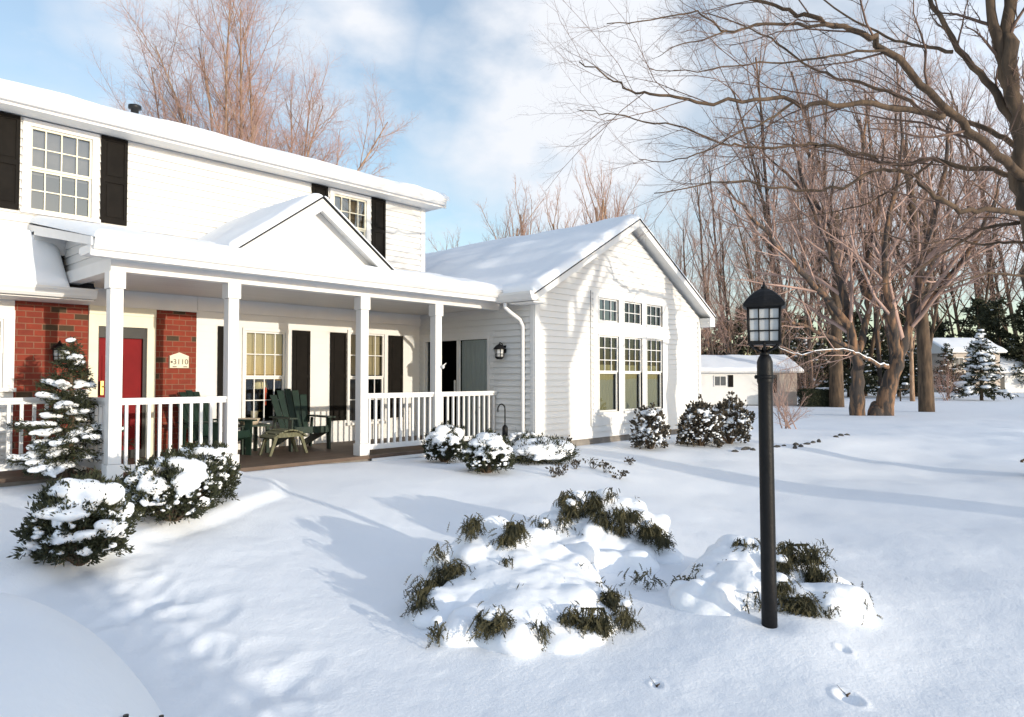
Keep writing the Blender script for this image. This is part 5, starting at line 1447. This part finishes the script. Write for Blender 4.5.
snow_slab('snow', (wl - .35, -.5, 2.6), (wr - wl + .7, 0, 0), (0, 3.5, 1.2), 30, 12, .2, rf, edge=.25, seed=71)
def gwin(par, x0, x1, z0, z1, y=-.01):
    b = MB(); c = .07
    b.box(x0 - c, x1 + c, y - .04, y, z1, z1 + c); b.box(x0 - c, x1 + c, y - .05, y, z0 - c, z0); b.box(x0 - c, x0, y - .04, y, z0, z1); b.box(x1, x1 + c, y - .04, y, z0, z1); b.box((x0 + x1) / 2 - .02, (x0 + x1) / 2 + .02, y - .03, y - .012, z0, z1)
    w = b.build('window', M['trim'], par)
    b = MB(); b.box(x0, x1, y - .011, y - .002, z0, z1); b.build('pane', M['glass_dark'], w)
def gz_(py_): return EYE + (HOR - py_) * k - g.location.z
gwin(g, gx(714.5), gx(725.5), gz_(385.5), gz_(376.5))
for (a, c) in ((728, 733), (772, 776.5)):
    b = MB(); b.box(gx(a), gx(c), -.05, -.002, gz_(387 if a < 750 else 393), gz_(375)); b.build('shutter', M['shutter'], g)
b = MB(); b.box(wl, wr, -.06, -.021, -.3, .12); b.build('foundation', M['concrete'], g)

h = neighbour(985, 98, 'distant_house', 'distant two part house with deep snow on its roofs behind the sunlit spruce')
k2 = 98 / 700
def hx(a): return (a - 985) * k2
def hz(py_): return EYE + (HOR - py_) * k2 - h.location.z
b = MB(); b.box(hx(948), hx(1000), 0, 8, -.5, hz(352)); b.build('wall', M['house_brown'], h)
b = MB(); b.box(hx(1000) + .01, hx(1050), 1, 9, -.5, hz(372)); b.build('wall', M['siding'], h)
for (x0, x1, y0, ze, zr_, sd) in ((hx(945), hx(1004), -.6, hz(352), hz(337), 81), (hx(1000), hx(1054), .3, hz(372), hz(355), 82)):
    b = MB(); b.prism([(x0, y0, ze - .12), (x0, y0, ze), (x0, y0 + 4.8, zr_), (x0, y0 + 9.6, ze), (x0, y0 + 9.6, ze - .12)], (x1 - x0, 0, 0)); rf = b.build('roof', M['trim'], h)
    snow_slab('snow', (x0 - .1, y0 - .1, ze), (x1 - x0 + .2, 0, 0), (0, 4.9, zr_ - ze), 20, 10, .3, rf, edge=.4, seed=sd)
b = MB(); b.box(hx(1002), hx(1009), .9, .99, 0, hz(374)); b.build('doorway', M['dark'], h)
gwin(h, hx(955), hx(963), hz(368), hz(358)); gwin(h, hx(978), hx(986), hz(368), hz(358))

# mailbox
p = gpt(900, 62); t = thing('mailbox', 'snow topped double mailbox on a post at the far lawn edge', 'mailbox', p)
b = MB(); b.bar(p, p + Vector((0, 0, 1.15)), .1, .1, up=(1, 0, 0)); b.bar(p + Vector((0, 0, 1.1)) - RGT * .7, p + Vector((0, 0, 1.1)) + RGT * .7, .1, .06); b.build('post', M['bark'], t)
for s in (-1, 1):
    c = p + Vector((0, 0, 1.3)) + RGT * s * .42
    b = MB(); b.obox(c, RGT * .16, FWD * .27, Vector((0, 0, .13))); b.tube([c - FWD * .27 + Vector((0, 0, .08)), c + FWD * .27 + Vector((0, 0, .08))], [.16, .16], 12); b.build('box', M['stone'], t)
for s in (-1, 1): metasnow('snow', [(p + Vector((0, 0, 1.6)) + RGT * s * .42 + FWD * f_, .2, .6) for f_ in (-.15, .15)], t, .06)

# ------------------------------------------------------------------ sky, sun, camera
SUN_EL = R(7.4)
world = bpy.data.worlds.new('World'); scene.world = world; world.use_nodes = True
nt = world.node_tree; bg = nt.nodes['Background']
sky = nt.nodes.new('ShaderNodeTexSky'); sky.sky_type = 'NISHITA'; sky.sun_disc = False
sky.sun_elevation = SUN_EL
sdir = Vector((SUN_AZ, -1, 0)).normalized()     # towards the sun
sky.sun_rotation = math.atan2(sdir.x, sdir.y)
sky.altitude = 200; sky.air_density = 1.0; sky.dust_density = .6; sky.ozone_density = 1.6
tc = nt.nodes.new('ShaderNodeTexCoord')
def vm(op, a, b_):
    n = nt.nodes.new('ShaderNodeVectorMath'); n.operation = op
    for i, x in enumerate((a, b_)):
        if isinstance(x, (tuple, list, Vector)): n.inputs[i].default_value = tuple(x)
        else: nt.links.new(x, n.inputs[i])
    return n
def mt(op, a, b_=0.0, clamp=False):
    n = nt.nodes.new('ShaderNodeMath'); n.operation = op; n.use_clamp = clamp
    for i, x in enumerate((a, b_)):
        if isinstance(x, (int, float)): n.inputs[i].default_value = x
        else: nt.links.new(x, n.inputs[i])
    return n.outputs[0]
dirn = vm('NORMALIZE', tc.outputs['Generated'], (0, 0, 0)).outputs[0]
nz_ = nt.nodes.new('ShaderNodeTexNoise'); nz_.inputs['Scale'].default_value = 4.6; nz_.inputs['Detail'].default_value = 8; nz_.inputs['Roughness'].default_value = .55
mp = nt.nodes.new('ShaderNodeMapping'); mp.inputs['Scale'].default_value = (1, 1, 1.8); nt.links.new(dirn, mp.inputs['Vector']); nt.links.new(mp.outputs[0], nz_.inputs['Vector'])
def skydir(px_, py_): return (at(px_, py_, 1.0) - Vector((0, 0, EYE))).normalized()
CL = [(520, 40, .08, .9), (570, 75, .13, 1.0), (590, 15, .10, .95), (500, 140, .08, .65), (575, 150, .10, .95), (335, 40, .09, .85), (370, 85, .06, .7), (160, 0, .08, .75), (90, 10, .05, .4), (430, 128, .035, .65), (450, 62, .05, .7), (418, 170, .05, .45), (640, 90, .07, .75), (720, 170, .12, .5), (690, 330, .2, .5), (900, 150, .25, .55), (20, 340, .3, .35)]
acc = None
for (a, b_, rad_, amp) in CL:
    dt = vm('DOT_PRODUCT', dirn, skydir(a, b_)).outputs['Value']
    mr = nt.nodes.new('ShaderNodeMapRange'); mr.interpolation_type = 'SMOOTHSTEP'
    mr.inputs['From Min'].default_value = math.cos(rad_ * 1.7); mr.inputs['From Max'].default_value = math.cos(rad_ * .25); mr.inputs['To Max'].default_value = amp
    nt.links.new(dt, mr.inputs['Value'])
    acc = mr.outputs[0] if acc is None else mt('MAXIMUM', acc, mr.outputs[0])
nn_ = nt.nodes.new('ShaderNodeMapRange'); nn_.inputs['From Min'].default_value = .3; nn_.inputs['From Max'].default_value = .7; nn_.inputs['To Min'].default_value = -.75; nn_.inputs['To Max'].default_value = .6
nt.links.new(nz_.outputs['Fac'], nn_.inputs['Value'])
# generic broken cloud elsewhere so the place looks right from all sides
gen = nt.nodes.new('ShaderNodeMapRange'); gen.inputs['From Min'].default_value = .5; gen.inputs['From Max'].default_value = .72; gen.inputs['To Max'].default_value = .7; nt.links.new(nz_.outputs['Fac'], gen.inputs['Value'])
cm = mt('MULTIPLY', acc, mt('ADD', nn_.outputs[0], 1.0), True)
gs = mt('MULTIPLY', mt('ADD', vm('DOT_PRODUCT', dirn, sdir).outputs['Value'], .35), 1.6, True)
cm = mt('MAXIMUM', cm, mt('MULTIPLY', gs, .26), True)
cm = mt('MAXIMUM', mt('MAXIMUM', cm, gen.outputs[0], True), .2, True)
sp = nt.nodes.new('ShaderNodeSeparateXYZ'); nt.links.new(dirn, sp.inputs[0])
cm = mt('MULTIPLY', cm, mt('ADD', mt('MULTIPLY', sp.outputs['Z'], 6.0, True), 0.0, True), True)
mix = nt.nodes.new('ShaderNodeMixRGB'); nt.links.new(cm, mix.inputs['Fac']); nt.links.new(sky.outputs[0], mix.inputs['Color1']); cl2 = nt.nodes.new('ShaderNodeMixRGB'); cl2.inputs['Color1'].default_value = (*CLOUD, 1); cl2.inputs['Color2'].default_value = (*CLOUD_SUN, 1)
sd_ = vm('DOT_PRODUCT', dirn, sdir).outputs['Value']; mr = nt.nodes.new('ShaderNodeMapRange'); mr.interpolation_type = 'SMOOTHSTEP'; mr.inputs['From Min'].default_value = -.35; mr.inputs['From Max'].default_value = .35
nt.links.new(sd_, mr.inputs['Value']); nt.links.new(mr.outputs[0], cl2.inputs['Fac']); nt.links.new(cl2.outputs[0], mix.inputs['Color2'])
nt.links.new(mix.outputs[0], bg.inputs['Color']); bg.inputs['Strength'].default_value = .15

sun = bpy.data.lights.new('sun', 'SUN'); sun.energy = SUN_E; sun.angle = R(.5); sun.color = (1, .90, .74)
so = bpy.data.objects.new('sun', sun); COL.objects.link(so)
ldir = Vector((-sdir.x * math.cos(SUN_EL), -sdir.y * math.cos(SUN_EL), -math.sin(SUN_EL)))
so.rotation_euler = ldir.to_track_quat('-Z', 'Y').to_euler()

cam = bpy.data.cameras.new('camera'); cam.sensor_width = 36; cam.lens = 36 * FPX / 1024; cam.clip_end = 3000; cam.clip_start = .05
co = bpy.data.objects.new('camera', cam); COL.objects.link(co)
co.location = (0, 0, EYE)
co.rotation_euler = (math.pi / 2 + math.atan((HOR - 358.5) / FPX), 0, math.atan2(FWD.y, FWD.x) - math.pi / 2)
scene.camera = co
scene.view_settings.view_transform = 'Standard'; scene.view_settings.look = 'None'; scene.view_settings.gamma = 1
scene.view_settings.exposure = EXPOSURE
scene.render.engine = 'CYCLES'
scene.cycles.max_bounces = 6; scene.cycles.diffuse_bounces = 3; scene.cycles.transparent_max_bounces = 8
scene.cycles.use_denoising = True
for o in bpy.data.objects:
    if 'wspace' in o: del o['wspace']
